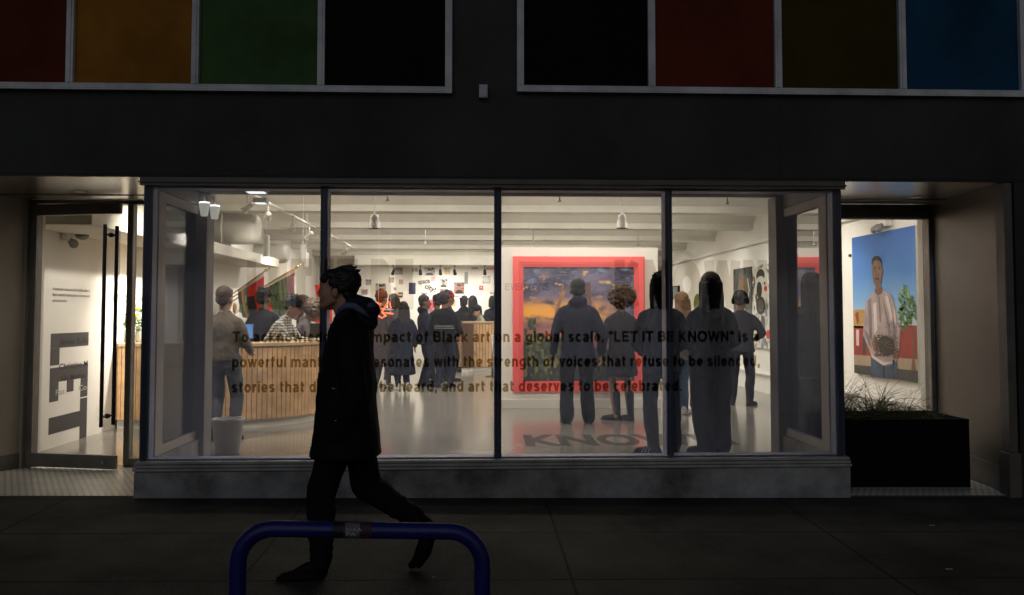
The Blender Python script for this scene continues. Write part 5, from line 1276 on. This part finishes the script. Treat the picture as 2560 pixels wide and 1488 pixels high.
        h.ell((0, -.035, 1.69), (R0, R0*.95, R0*.85))
        for _ in range(120):
            d = Vector((rr.gauss(0,1), rr.gauss(0,1), rr.gauss(0,1))).normalized()
            if d.y > .55 and d.z < .4: continue
            c = Vector((0, -.035, 1.685)) + Vector((d.x*R0, d.y*R0*.95, d.z*R0*.9)); h.ell(c, rr.uniform(.018, .034), 8, 6)
    if hair != 'none': remeshed(h, 'hair', hmat, t, max(.007, vox*.7)*s, 1)
    if cap in ('beanie', 'pointed'):
        c = MB(); c.M = HD; c.ell((0, -.018, 1.69), (.094, .108, .095)); c.loft([(0, -.02, 1.645, .095, .108), (0, -.018, 1.69, .097, .110)])
        if cap == 'pointed': c.cap((0, -.03, 1.74), .075, (.045, -.045, 1.815), .016); c.loft([(0, -.04, 1.47, .10, .085), (0, -.035, 1.58, .105, .10), (0, -.025, 1.68, .100, .108)])
        remeshed(c, 'hood' if cap == 'pointed' else 'beanie', capm or K_black, t, max(.008, vox*.7)*s, 2)
    elif cap == 'cap':
        c = MB(); c.M = HD; c.ell((0, -.012, 1.695), (.090, .106, .085)); c.loft([(0, -.01, 1.665, .091, .107), (0, -.01, 1.70, .091, .107)]); c.loft([(0, .13, 1.668, .070, .075), (0, .13, 1.680, .070, .075)])
        remeshed(c, 'cap', capm or K_black, t, max(.008, vox*.7)*s, 2)
    elif cap == 'headphones':
        c = MB(); c.M = HD; c.ring([(math.cos(a*R(15))*.105, -.01, 1.64+math.sin(a*R(15))*.135) for a in range(0, 13)], .012, 8); c.build('headphones', K_shoe, t, smooth=True)
        for q in (-1, 1):
            e = MB(); e.M = HD; e.ell((q*.100, -.005, 1.63), (.026, .042, .048)); o = e.build('ear_cup', K_shoe, t, smooth=True)
    return t, sh_objs

G1 = 'visitors before the red framed painting'; G2 = 'visitors around the reception desk'; G3 = 'visitors before the photo wall'; G4 = 'visitors at the bar counter'
person('broad man in dark jacket with hands at his sides facing the red framed painting', 1444, 10.95, 1.84, 2, 0, 'fade', HB, K_navy, K_black, coat=.80, wide=1.16, bulk=1.16, leg=1.14, hood=True, feet={-1: (-.135, 0, 14), 1: (.135, .02, -6)}, group=G1,
       arms={-1: ((-.285, -.03, 1.12), (-.30, .03, .87)), 1: ((.285, -.03, 1.12), (.315, .05, .86))}, vox=.011)
person('person with round curly hair in short dark dress and knee boots before the painting', 1553, 11.3, 1.70, 6, 1, 'afro', HBR, K_char, K_char, coat=.62, flare=.03, wide=1.0, bulk=1.06, skirt=.60, feet={-1: (-.10, -.03, 62), 1: (.08, -.10, 18)}, group=G1, shoes=K_shoe, vox=.011,
       arms={1: ((.25, -.02, 1.13), (.15, .18, 1.05)), -1: ((-.26, -.02, 1.12), (-.26, .06, .88))})
t, so = person('man in pointed dark hood and black sneakers with three pale stripes behind the glass', 1652, 8.55, 1.77, -4, 0, 'short', HB, K_black, K_black, coat=.80, wide=1.05, bulk=1.08, feet={-1: (-.09, -.02, 62), 1: (.14, .04, -5)}, cap='pointed', capm=K_black, group=G1, vox=.010,
       arms={1: ((.255, .0, 1.12), (.16, .20, 1.02)), -1: ((-.255, -.0, 1.12), (-.16, .20, 1.0))})
for k in range(3):
    q = MB(); so_m = so[0]
    a = R(62); c = Vector((-.09, -.04, 0)); d = Vector((-math.sin(a), math.cos(a), 0)); nrm = Vector((-d.y, d.x, 0))
    base = c + d*(.045 + k*.033)
    for sg in (-1, 1):
        o = base + nrm*sg*.0505
        q.prism([(0, .022), (.013, .022), (.037, .078), (.024, .078)], o, -d if sg > 0 else -d, (0,0,1), nrm*sg, .004)
    q.build('stripe', K_white, so_m)
person('fair haired person in blue jeans and white shoes between the two tall dark visitors', 1702, 11.8, 1.68, 20, 2, 'long', HBL, K_khaki, K_jean, coat=.80, shoes=K_white, feet={-1: (-.10, 0, 20), 1: (.10, .08, -60)}, group=G1,
       arms={1: ((.20, .05, 1.12), (.10, .26, 1.18)), -1: ((-.26, -.02, 1.12), (-.26, .06, .88))})
person('tall long haired visitor in wide dark coat and wide trousers closest to the glass', 1776, 8.6, 1.80, -3, 1, 'long', HB, K_black, K_black, coat=.74, flare=.01, wide=1.02, bulk=1.08, leg=1.38, feet={-1: (-.06, -.03, 58), 1: (.10, .03, -4)}, group=G1, vox=.010,
       arms={1: ((.245, .02, 1.12), (.13, .20, 1.0)), -1: ((-.25, .02, 1.12), (-.13, .20, 1.0))})
person('man with over-ear headphones and one bent elbow looking at the abstract canvas', 1852, 13.0, 1.72, -28, 1, 'fade', HB, K_char, K_black, coat=.84, wide=1.12, bulk=1.16, cap='headphones', shoes=K_shoe, feet={-1: (-.14, .0, 20), 1: (.13, -.02, -20)}, group=G1,
       arms={1: ((.33, .0, 1.14), (.20, .24, 1.05)), -1: ((-.27, .0, 1.13), (-.15, .22, 1.1))})
# around the reception desk
person('visitor in beige top and faded jeans standing behind the grey pillar edge', 562, 9.6, 1.69, -12, 2, 'fade', HBR, K_beige, K_pale, coat=.92, wide=1.05, bulk=1.05, group=G2,
       arms={1: ((.24, .06, 1.13), (.19, .26, 1.02)), -1: ((-.25, -.03, 1.13), (-.26, .05, .88))})
person('broad person in black tee and dark cap seen from behind at the desk', 660, 12.5, 1.74, -25, 0, 'short', HB, K_black, K_black, coat=.86, wide=1.15, bulk=1.25, cuff=False, cap='cap', capm=K_black, group=G2,
       arms={1: ((.29, .05, 1.15), (.22, .25, 1.05)), -1: ((-.31, -.0, 1.13), (-.30, .12, .92))})
person('person in black and white plaid shirt leaning to the papers on the desk', 672, 11.65, 1.70, -98, 1, 'short', HB, K_plaid, K_black, coat=.86, wide=1.0, lean=32, nod=-8, cap='cap', capm=K_navy, group=G2, vox=.012,
       arms={-1: ((-.24, .22, 1.26), (-.18, .47, 1.36)), 1: ((.24, .24, 1.27), (.17, .50, 1.36))})
person('person with big dark curly hair bent over the laptop', 738, 12.9, 1.60, -78, 0, 'afro', HBR, K_mauve, K_char, coat=.84, lean=22, nod=20, wide=1.05, bulk=1.15, group=G2,
       arms={-1: ((-.22, .15, 1.16), (-.15, .38, 1.14)), 1: ((.22, .15, 1.16), (.15, .38, 1.14))})
person('long haired person in grey sweater standing past the curly haired one', 760, 14.6, 1.70, -70, 2, 'long', HBR, K_grey, K_char, coat=.88, bulk=1.08, group=G2,
       arms={-1: ((-.23, .10, 1.13), (-.14, .30, 1.08)), 1: ((.23, .10, 1.13), (.14, .30, 1.08))})
# the crowd before the photo wall
person('orange haired visitor in long mauve coat behind the red neon sign', 955, 16.4, 1.82, -35, 2, 'short', HOR, K_mauve, K_mauve, coat=.45, flare=.05, wide=1.12, bulk=1.2, cap='beanie', capm=HOR, shoes=K_white, group=G3, vox=.015)
person('brown haired visitor with shoulder length hair just past the orange haired one', 984, 17.5, 1.78, 20, 1, 'bob', HBR, K_khaki, K_char, coat=.75, group=G3, vox=.016)
person('visitor in long black open coat and white sneakers', 1007, 15.9, 1.60, 30, 2, 'long', HB, K_navy, K_navy, coat=.30, flare=.05, bulk=1.2, wide=1.1, shoes=K_white, group=G3, vox=.015, arms={-1: ((-.25, .05, 1.12), (-.12, .24, 1.05)), 1: ((.28, -.03, 1.12), (.3, .04, .88))})
person('man in navy hooded jacket standing in profile beside the pink sign', 1062, 16.6, 1.74, -80, 1, 'fade', HB, K_navy, K_navy, coat=.82, bulk=1.15, hood=True, group=G3, vox=.015, arms={-1: ((-.25, .02, 1.13), (-.18, .22, 1.02)), 1: ((.25, .02, 1.13), (.18, .22, 1.02))})
person('dark haired visitor in black half hidden behind the letterman jacket', 1092, 17.3, 1.76, 40, 1, 'short', HB, K_black, K_black, coat=.84, group=G3, vox=.016)
t, so = person('visitor in black varsity jacket with pale chest bands', 1112, 16.3, 1.78, -20, 1, 'short', HB, K_black, K_navy, coat=.86, bulk=1.12, wide=1.15, group=G3, vox=.015, arms={-1: ((-.28, .02, 1.12), (-.18, .20, 1.0)), 1: ((.29, .02, 1.12), (.20, .22, .98))})
q = MB()
for z in (1.14, 1.18): q.ring([(math.cos(a*R(15))*.205, math.sin(a*R(15))*.160, z) for a in range(24)], .011, 6, closed=True)
q.build('jacket_band', K_grey, t, smooth=True)
person('visitor in a bright red cap behind the varsity jacket', 1122, 17.8, 1.84, -60, 1, 'short', HB, K_char, K_black, coat=.84, cap='cap', capm=cloth('red cap cloth', (.45,.02,.025)), group=G3, vox=.016)
# people behind the bar counter
person('hooded visitor in dark parka at the end of the bar counter', 1158, 21.9, 1.80, 30, 0, 'short', HB, K_char, K_black, coat=.7, bulk=1.25, wide=1.1, hood=True, group=G4, vox=.018)
person('visitor in dark ribbed coat in the middle of the bar counter', 1181, 22.3, 1.84, 15, 1, 'long', HB, K_mauve, K_black, coat=.6, bulk=1.25, wide=1.05, group=G4, vox=.018)
person('person in dark cap and pale green sleeves leaning on the bar counter', 1212, 21.9, 1.60, 110, 2, 'short', HB, K_green, K_black, coat=.9, lean=18, cap='cap', group=G4, vox=.016, arms={-1: ((-.2, .2, 1.22), (-.1, .42, 1.26)), 1: ((.2, .2, 1.22), (.1, .42, 1.26))})
person('dark haired visitor half hidden by the middle mullion at the bar counter', 1232, 22.2, 1.84, 20, 1, 'bob', HB, K_char, K_black, coat=.84, bulk=1.2, group=G4, vox=.018)
# paper cone held by the fair haired person
p = P6(1712, 843, 11.55); t = thing('paper_cone', 'pale paper cone of snacks held up between the two tall visitors', 'paper cone', (p.x, 11.5, p.z-.09))
q = MB(); q.lathe([(.012, -.04), (.05, .16)], seg=18); q.build('cone', mat('kraft paper', (.55,.42,.30), .8), t, smooth=True)
q = MB(); rr = random.Random(3)
for k in range(14): q.ell((rr.uniform(-.03,.03), rr.uniform(-.03,.03), .16 + rr.uniform(0,.03)), .014, 7, 5)
q.build('snack', mat('popped corn', (.65,.55,.35), .8), t, smooth=True)

# ------------------------------------------------------------------ the passer-by on the sidewalk
WD = 4.86; WX = P(860, 800, WD).x; WZ = gz(WX, WD)
t = thing('person', 'passer-by in long dark hooded coat striding along the sidewalk outside the glass', 'person', (WX, WD, WZ))
def wp(x, y, lat=0): return Vector(((x-860)*.002352, lat, (1400-y)*.002352))       # photo column/row -> local side view; lat < 0 is towards the street
K_coat = cloth('black waxed coat', (.0085,.0085,.011), .75); K_hoodm = cloth('dark blue hood lining', (.15,.175,.28), .9); K_wtr = cloth('dark grey jeans', (.011,.0105,.010), .9); K_boot = cloth('black boot leather', (.005,.0048,.0045), .6)
M_wskin = mat('walker skin', (.60,.32,.21), .6, var=.15, scale=12)  # even skin tone with slight random variation
b = MB()
hc = wp(838, 700)
b.ell(wp(840, 694), (.098, .076, .090)); b.ell(wp(812, 722), (.062, .060, .078))
b.cap(wp(800, 694, 0), .030, wp(796, 708, 0), .018); b.cap(wp(795, 706), .012, wp(786.5, 721.5), .0135); b.ell(wp(790.5, 723), (.014, .018, .010))   # brow, nose
b.ell(wp(793.5, 733), (.016, .024, .0075)); b.ell(wp(794.5, 738.5), (.015, .022, .0075)); b.ell(wp(799, 750), (.030, .032, .024)); b.ell(wp(797, 706), (.016, .052, .010))
b.cap(wp(801, 751), .030, wp(835, 742), .045)
for s in (-1, 1):
    b.ell(wp(829, 720, s*.076), (.020, .012, .032)); b.ell(wp(799.5, 711, s*.030), (.010, .012, .010)); b.cap(wp(825, 738, s*.052), .020, wp(805, 750, s*.028), .018)
b.cap(wp(842, 740), .058, wp(858, 800), .064)
b.loft([(.0, 0, (1400-1010)*.002352, .09, .15), (.0, 0, 1.15, .09, .14), (-.01, 0, 1.32, .10, .17), (-.005, 0, 1.43, .075, .09)])
FR = [wp(857, 1005, -.08), wp(802, 1200, -.075), wp(801, 1368, -.07)]; RE = [wp(862, 1005, .085), wp(900, 1196, .085), wp(1033, 1284, .085)]
for L in (FR, RE): b.cap(L[0], .085, L[1], .056); b.cap(L[1], .056, L[2], .036)
for s in (-1, 1):
    sh, el, wr = wp(866, 830, s*.19), wp(899, 962, s*.235), wp(858, 1040, s*.20)
    b.cap(sh, .045, el, .037); b.cap(el, .035, wr, .026); hand(b, wr, (wr-el).normalized(), s, 1.0, .7, (1, 0, .3))
remeshed(b, 'body', M_wskin, t, .0065, 1)
c = MB()
for zy, x0, x1, lat in ((1112, 768, 938, .245), (1080, 773, 936, .24), (1029, 782, 931, .235), (949, 789, 924, .228), (858, 805, 917, .215), (812, 811, 915, .205), (792, 822, 905, .165), (776, 832, 893, .10)): pass
secs = [((x0+x1)/2, zy, (x1-x0)/2, lat) for zy, x0, x1, lat in ((1112, 768, 938, .235), (1080, 773, 936, .23), (1029, 782, 931, .225), (949, 789, 924, .215), (858, 805, 917, .205), (812, 812, 916, .195), (790, 822, 908, .155), (772, 834, 895, .095))]
c.loft([((cx-860)*.002352, 0, (1400-zy)*.002352, rx*.002352, lat) for cx, zy, rx, lat in secs], 40)
for s in (-1, 1):
    sh, el, wr = wp(866, 828, s*.175), wp(890, 962, s*.225), wp(852, 1046, s*.20)
    c.cap(sh, .082, el, .070); c.cap(el, .070, wr, .060); c.ell(wr, (.075, .05, .06))
# heavy folds of the cloth
rr = random.Random(8)
for k in range(16):
    x = 785 + k*9.5; zt_ = rr.uniform(880, 1010)
    for s in (-1, 1): c.cap(wp(850 + (x-850)*.72, zt_, s*.19), .008, wp(850 + (x-850)*.98, 1106, s*(.235*math.sqrt(max(.05, 1-((x-853)/88)**2))+.004)), .016, 8)
ct = remeshed(c, 'coat', K_coat, t, .0085, 3, fold=.007)
h = MB()                                                                # hood lying on the shoulders
h.cap(wp(878, 742), .045, wp(912, 762), .055); h.ell(wp(898, 770), (.070, .125, .085)); h.ell(wp(906, 792), (.055, .11, .055))
for s in (-1, 1): h.cap(wp(838, 788, s*.085), .030, wp(872, 752, s*.115), .042); h.cap(wp(872, 752, s*.115), .042, wp(900, 748, s*.06), .045)
remeshed(h, 'hood', cloth('dark blue hood', (.024,.028,.046), .9), t, .007, 3)
h = MB()
for s in (-1, 1): h.ring([wp(836, 775, s*.10), wp(846, 762, s*.128), wp(862, 752, s*.150), wp(880, 753, s*.156), wp(897, 764, s*.148), wp(915, 780, s*.122)], [.008, .016, .019, .019, .016, .008], 10)
h.ell(wp(905, 752), (.050, .105, .045))
h.build('hood_lining', K_hoodm, t, smooth=True)
q = MB()                                                                # front edge, studs and pocket flaps
q.ring([wp(807, 846, -.06), wp(801, 884, -.075), wp(797, 940, -.085), wp(790, 1000, -.09)], .007, 8); q.build('coat_placket', cloth('grey placket', (.03,.03,.033)), t, smooth=True)
for x, y, l in ((838, 944, -.214), (847, 1017, -.240)):
    q = MB(); q.cap(wp(x-2, y, l-.012), .0035, wp(x+4, y+.5, l-.013), .0035, 8); q.build('stud', M_steel, t, smooth=True)
tr = MB()
tr.cap(FR[0], .108, FR[1], .082); tr.cap(FR[1], .082, FR[1].lerp(FR[2], .5), .070); tr.cap(FR[1].lerp(FR[2], .5), .070, FR[2] + Vector((.003, 0, .02)), .060)
tr.cap(RE[0], .108, RE[1], .084); tr.cap(RE[1], .084, RE[1].lerp(RE[2], .5), .068); tr.cap(RE[1].lerp(RE[2], .5), .068, RE[2] - (RE[2]-RE[1]).normalized()*.02, .056)
tr.loft([(0, 0, .86, .12, .16), (0, 0, .98, .12, .165), (0, 0, 1.05, .11, .15)])
for k in range(9):
    f = k/8
    for L, rad in ((FR, .079), (RE, .079)):
        p = L[1].lerp(L[2], .15 + f*.8); d = (L[2]-L[1]).normalized(); o = d.orthogonal().normalized(); tr.ring([p + (o*math.cos(a) + d.cross(o)*math.sin(a))*(rad - .018*f) + d*.02*math.sin(a*2+k*2) for a in [R(x) for x in range(0, 360, 30)]], .007, 6, closed=True)
remeshed(tr, 'trousers', K_wtr, t, .008, 3, fold=.008)
f = MB()                                                                # front boot, flat on the ground
f.cap(wp(804, 1383, -.07), .036, wp(750, 1387, -.072), .036); f.cap(wp(750, 1388, -.072), .035, wp(716, 1391, -.076), .023); f.cap(wp(803, 1376, -.07), .041, wp(801, 1330, -.07), .049)
f.cap(wp(778, 1371, -.071), .038, wp(750, 1384, -.072), .033); f.loft([((755-860)*.002352, -.073, .002, .136, .040), ((755-860)*.002352, -.073, .022, .136, .042)])
remeshed(f, 'boot', K_boot, t, .0065, 3, .0)
f = MB()                                                                # trailing boot, pushing off from its toe
f.cap(wp(1040, 1286, .085), .050, wp(1050, 1300, .085), .046); f.cap(wp(1055, 1300, .085), .042, wp(1040, 1345, .085), .042); f.cap(wp(1040, 1345, .085), .042, wp(1028, 1375, .085), .036); f.cap(wp(1028, 1375, .085), .034, wp(1012, 1388, .085), .024)
f.cap(wp(1068, 1306, .085), .016, wp(1052, 1362, .085), .016); f.cap(wp(1052, 1362, .085), .016, wp(1030, 1392, .085), .014)
remeshed(f, 'boot', K_boot, t, .0065, 3, .0)
h = MB()                                                                # tousled hair
h.ell(wp(848, 689), (.086, .081, .078)); h.ell(wp(862, 702), (.052, .076, .062)); h.ell(wp(866, 720), (.028, .056, .036)); h.ell(wp(822, 679), (.064, .070, .043)); h.cap(wp(803, 686, -.03), .026, wp(803, 686, .03), .026)
rr = random.Random(21); hc = wp(847, 692)
for _ in range(520):                                                    # locks combed back from the brow and down the nape
    a = rr.uniform(0, 6.28); e = rr.uniform(-.35, 1.5); d = Vector((math.cos(a)*math.cos(e), math.sin(a)*math.cos(e), math.sin(e)))
    if d.x < -.2 and e < .22: continue
    if abs(d.y) > .6 and e < .15 and d.x < .1: continue
    p0 = hc + Vector((d.x*.090, d.y*.081, d.z*.079)); tg = Vector((.8, rr.uniform(-.5, .5), -.25 if d.x > 0 else .35)); tg = (tg - d*tg.dot(d)).normalized()
    L_ = rr.uniform(.02, .045); h.cap(p0 - tg*L_*.5, .0075, p0 + tg*L_*.5 + d*rr.uniform(.0, .010), .003, 6)
for x0, y0, x1, y1 in ((812, 682, 795, 680), (806, 688, 790, 688), (808, 692, 791, 696), (818, 672, 806, 668), (862, 662, 877, 656), (852, 658, 866, 653), (872, 670, 884, 664), (868, 735, 872, 743), (860, 738, 862, 746)):
    for s in (-.035, -.012, .012, .035): h.cap(wp(x0, y0, s), .013, wp(x1+rr.uniform(-2, 2), y1+rr.uniform(-2, 2), s*1.1), .0028, 6)
for s in (-1, 1): h.cap(wp(834, 698, s*.070), .020, wp(824, 716, s*.073), .010); h.ell(wp(846, 708, s*.066), (.036, .020, .034)); h.ell(wp(826, 696, s*.066), (.034, .016, .026)); h.cap(wp(856, 724, s*.05), .024, wp(864, 742, s*.04), .016)
remeshed(h, 'hair', mat('dark brown hair', (.012,.009,.007), .55), t, .0045, 0)

# ------------------------------------------------------------------ bicycle rack, planter, litter
RD = 3.12; ya_ = RD; 
xl, xr_ = P(587, 1300, RD).x, P(1187, 1300, RD).x; g0 = gz(0, RD)
zl = P(800, 1300, RD).z; zr = P(1000, 1309, RD).z
t = thing('bicycle_rack', 'blue painted tubular bicycle rack with a worn sticker at the kerb', 'bicycle rack', ((xl+xr_)/2, RD, g0))
hw = (xr_-xl)/2; zc = (zl+zr)/2 - g0 ; dz = (zr-zl)/2; rc = .125
path = [(-hw, 0, -.02), (-hw, 0, .25)]
for k in range(0, 11): a = R(9*k); path.append((-hw + rc - rc*math.cos(a), 0, zc - dz - rc + rc*math.sin(a)))
for k in range(0, 11): a = R(9*k); path.append((hw - rc + rc*math.sin(a), 0, zc + dz - rc + rc*math.cos(a)))
path += [(hw, 0, .25), (hw, 0, -.02)]
M_rack = mat('chipped blue enamel', (.014,.018,.20), .36, var=.45, scale=7, bump=.08, bscale=40)
q = MB(); q.ring(path, .0295, 28); q.build('tube', M_rack, t, smooth=True)
for s in (-1, 1):
    q = MB(); q.lathe([(.075, 0), (.075, .010), (.034, .012)], (s*hw, 0, gz((xl+xr_)/2 + s*hw, RD)-g0), 28); q.build('foot_plate', M_rack, t)
def band(x0, x1, r, nm, m, a0=0, a1=360):
    q = MB(); vs = []; n = 28
    for x in (x0, x1):
        z = zc + dz*(x/(hw-rc))*1.0
        for k in range(n+1): a = R(a0 + (a1-a0)*k/n); vs.append((x, -math.cos(a)*r, z + math.sin(a)*r))
    q.add(vs, [(k, k+1, n+2+k, n+1+k) for k in range(n)]); return q.build(nm, m, t, smooth=True)
def rx(px): return P(px, 1300, RD).x - (xl+xr_)/2
band(rx(822), rx(846), .0302, 'tape', M_black)
st = band(rx(848), rx(918), .0303, 'sticker', mat('worn sticker', (.085,.018,.022), .6, var=.8, scale=30, var_col=(.02,.02,.06)), -75, 100)
band(rx(852), rx(888), .0306, 'sticker_patch', mat('torn pale sticker', (.19,.17,.21), .6, var=.9, scale=45, var_col=(.06,.04,.05)), -60, 70)
q = MB()
for s, dzz, sz in (('NAA', .008, .012), ('PA', -.008, .013)):
    put_text(q, s, (rx(856), -.0325, zc + dz*.0 + dzz - .004), ux, uz, .055 if s == 'NAA' else .035, sz, .02)
q.build('sticker_print', mat('sticker print', (.5,.47,.5), .6), t)
# planter
pxl, pxr = XR0 + .015, P(2387, 1100, 6.98).x; pz = P(2300, 1032, 6.98).z
py0, py1 = 6.98, 7.62; pzb = gz(pxr, 6.7) + .012
t = thing('planter_box', 'large plain black planter box standing in the entrance recess', 'planter', ((pxl+pxr)/2, (py0+py1)/2, pzb))
hw2, hd2, ph = (pxr-pxl)/2, (py1-py0)/2, pz-pzb
q = MB(); w = .022
q.box(-hw2, hw2, -hd2, -hd2+w, 0, ph); q.box(-hw2, hw2, hd2-w, hd2, 0, ph); q.box(-hw2, -hw2+w, -hd2+w+.001, hd2-w-.001, 0, ph); q.box(hw2-w, hw2, -hd2+w+.001, hd2-w-.001, 0, ph)
q.build('box', mat('black powder coat', (.004,.004,.004), .7, bump=.1, bscale=120, spec=.12), t, bevel=.004)
q = MB(); rr = random.Random(2); nx, ny = 26, 12
vs = [(-hw2+w + (2*hw2-2*w)*i/nx, -hd2+w+(2*hd2-2*w)*j/ny, ph-.045 + rr.uniform(-.012, .02)) for j in range(ny+1) for i in range(nx+1)]
q.add(vs, [(j*(nx+1)+i, j*(nx+1)+i+1, (j+1)*(nx+1)+i+1, (j+1)*(nx+1)+i) for j in range(ny) for i in range(nx)]); q.build('soil', mat('dark soil', (.035,.027,.016), .95, var=.6, scale=30, bump=.8, bscale=40), t)
# grass tufts in the planter: arching blades
M_grass = mat('dry dark grass', (.075,.085,.025), .7, var=.6, scale=9)
X0, Y0, Z0 = (pxl+pxr)/2, (py0+py1)/2, pzb+ph-.045
def tuft(x, y, n, lo, hi, lab, spread=1.0, bias=0.0, seed=0):
    rr = random.Random(seed); q = MB()
    for k in range(n):
        a = rr.uniform(0, 6.28); bx = rr.gauss(0, .045); by = rr.gauss(0, .04); L = rr.uniform(lo, hi); ben = rr.uniform(.35, 1.5)*spread
        d = Vector((math.cos(a) + bias, math.sin(a)*.6, 0)); d.normalize(); pts = []
        for i in range(9):
            u = i/8; th = min(2.4, .15 + ben*u*1.3)
            if i == 0: p = Vector((bx, by, 0))
            else: p = p + (d*math.sin(th) + Vector((0,0,1))*math.cos(th))*(L/8)
            pts.append(p.copy())
        w0 = rr.uniform(.0016, .0032); q.ring(pts, [w0*(1 - .8*i/8) for i in range(9)], 4, cap=False)
    for k in range(n//2):
        a = rr.uniform(0, 6.28); q.ring([(rr.gauss(0,.06), rr.gauss(0,.06), 0), (rr.gauss(0,.10), rr.gauss(0,.08), rr.uniform(.02,.10)), (rr.gauss(0,.16), rr.gauss(0,.1), rr.uniform(.0,.13))], .0022, 4)
    o = q.build('grass_tuft', M_grass, None, loc=(x, y, Z0)); tag(o, lab, 'grass', 'grass tufts in the black planter'); return o
tuft(pxl+.10, 7.25, 60, .25, .55, 'dense dark tuft at the planter end touching the shopfront', .7, .3, 1)
tuft(pxl+.27, 7.40, 60, .22, .50, 'loose arching tuft second along the planter from the shopfront', 1.2, .5, 2)
tuft(pxl+.45, 7.30, 70, .25, .52, 'thick tuft in the middle of the planter under the portrait feet', 1.2, -.2, 3)
tuft(pxl+.60, 7.42, 60, .25, .55, 'arching tuft below the near edge of the portrait', 1.1, .3, 4)
tuft(pxl+.74, 7.28, 50, .15, .42, 'thinner tuft before the window jamb', 1.2, .6, 5)
tuft(pxl+.95, 7.30, 40, .04, .12, 'flattened low tuft at the bare end of the planter', 1.6, 0, 6)
q = MB(); q.ring([(0,0,0), (-.03,0,.18), (-.10,0,.36), (-.155,0,.47)], [.003,.0028,.002,.001], 5); o = q.build('grass_stalk', M_grass, None, loc=(P(2153, 1010, 7.3).x, 7.3, Z0)); tag(o, 'single tall stalk leaning above the other grass', 'grass', 'grass tufts in the black planter')
# scraps on the sidewalk
for px, py, lab in ((2330, 1322, 'small pale paper scrap on the sidewalk before the planter'), (2372, 1424, 'pale bottle cap sized scrap near the frame corner of the sidewalk')):
    D = 1.5*2100/(py-783); p = P6(px, py, D); q = MB(); z = gz(p.x, p.y)
    q.prism([(-.022,-.008),(.018,-.012),(.024,.006),(-.015,.010)], (p.x, p.y, z+.002), (1,0,0), (0,1,.0), (0,0,1), .003)
    tag(q.build('paper_scrap', mat('dirty paper', (.35,.32,.26), .8)), lab, 'litter')
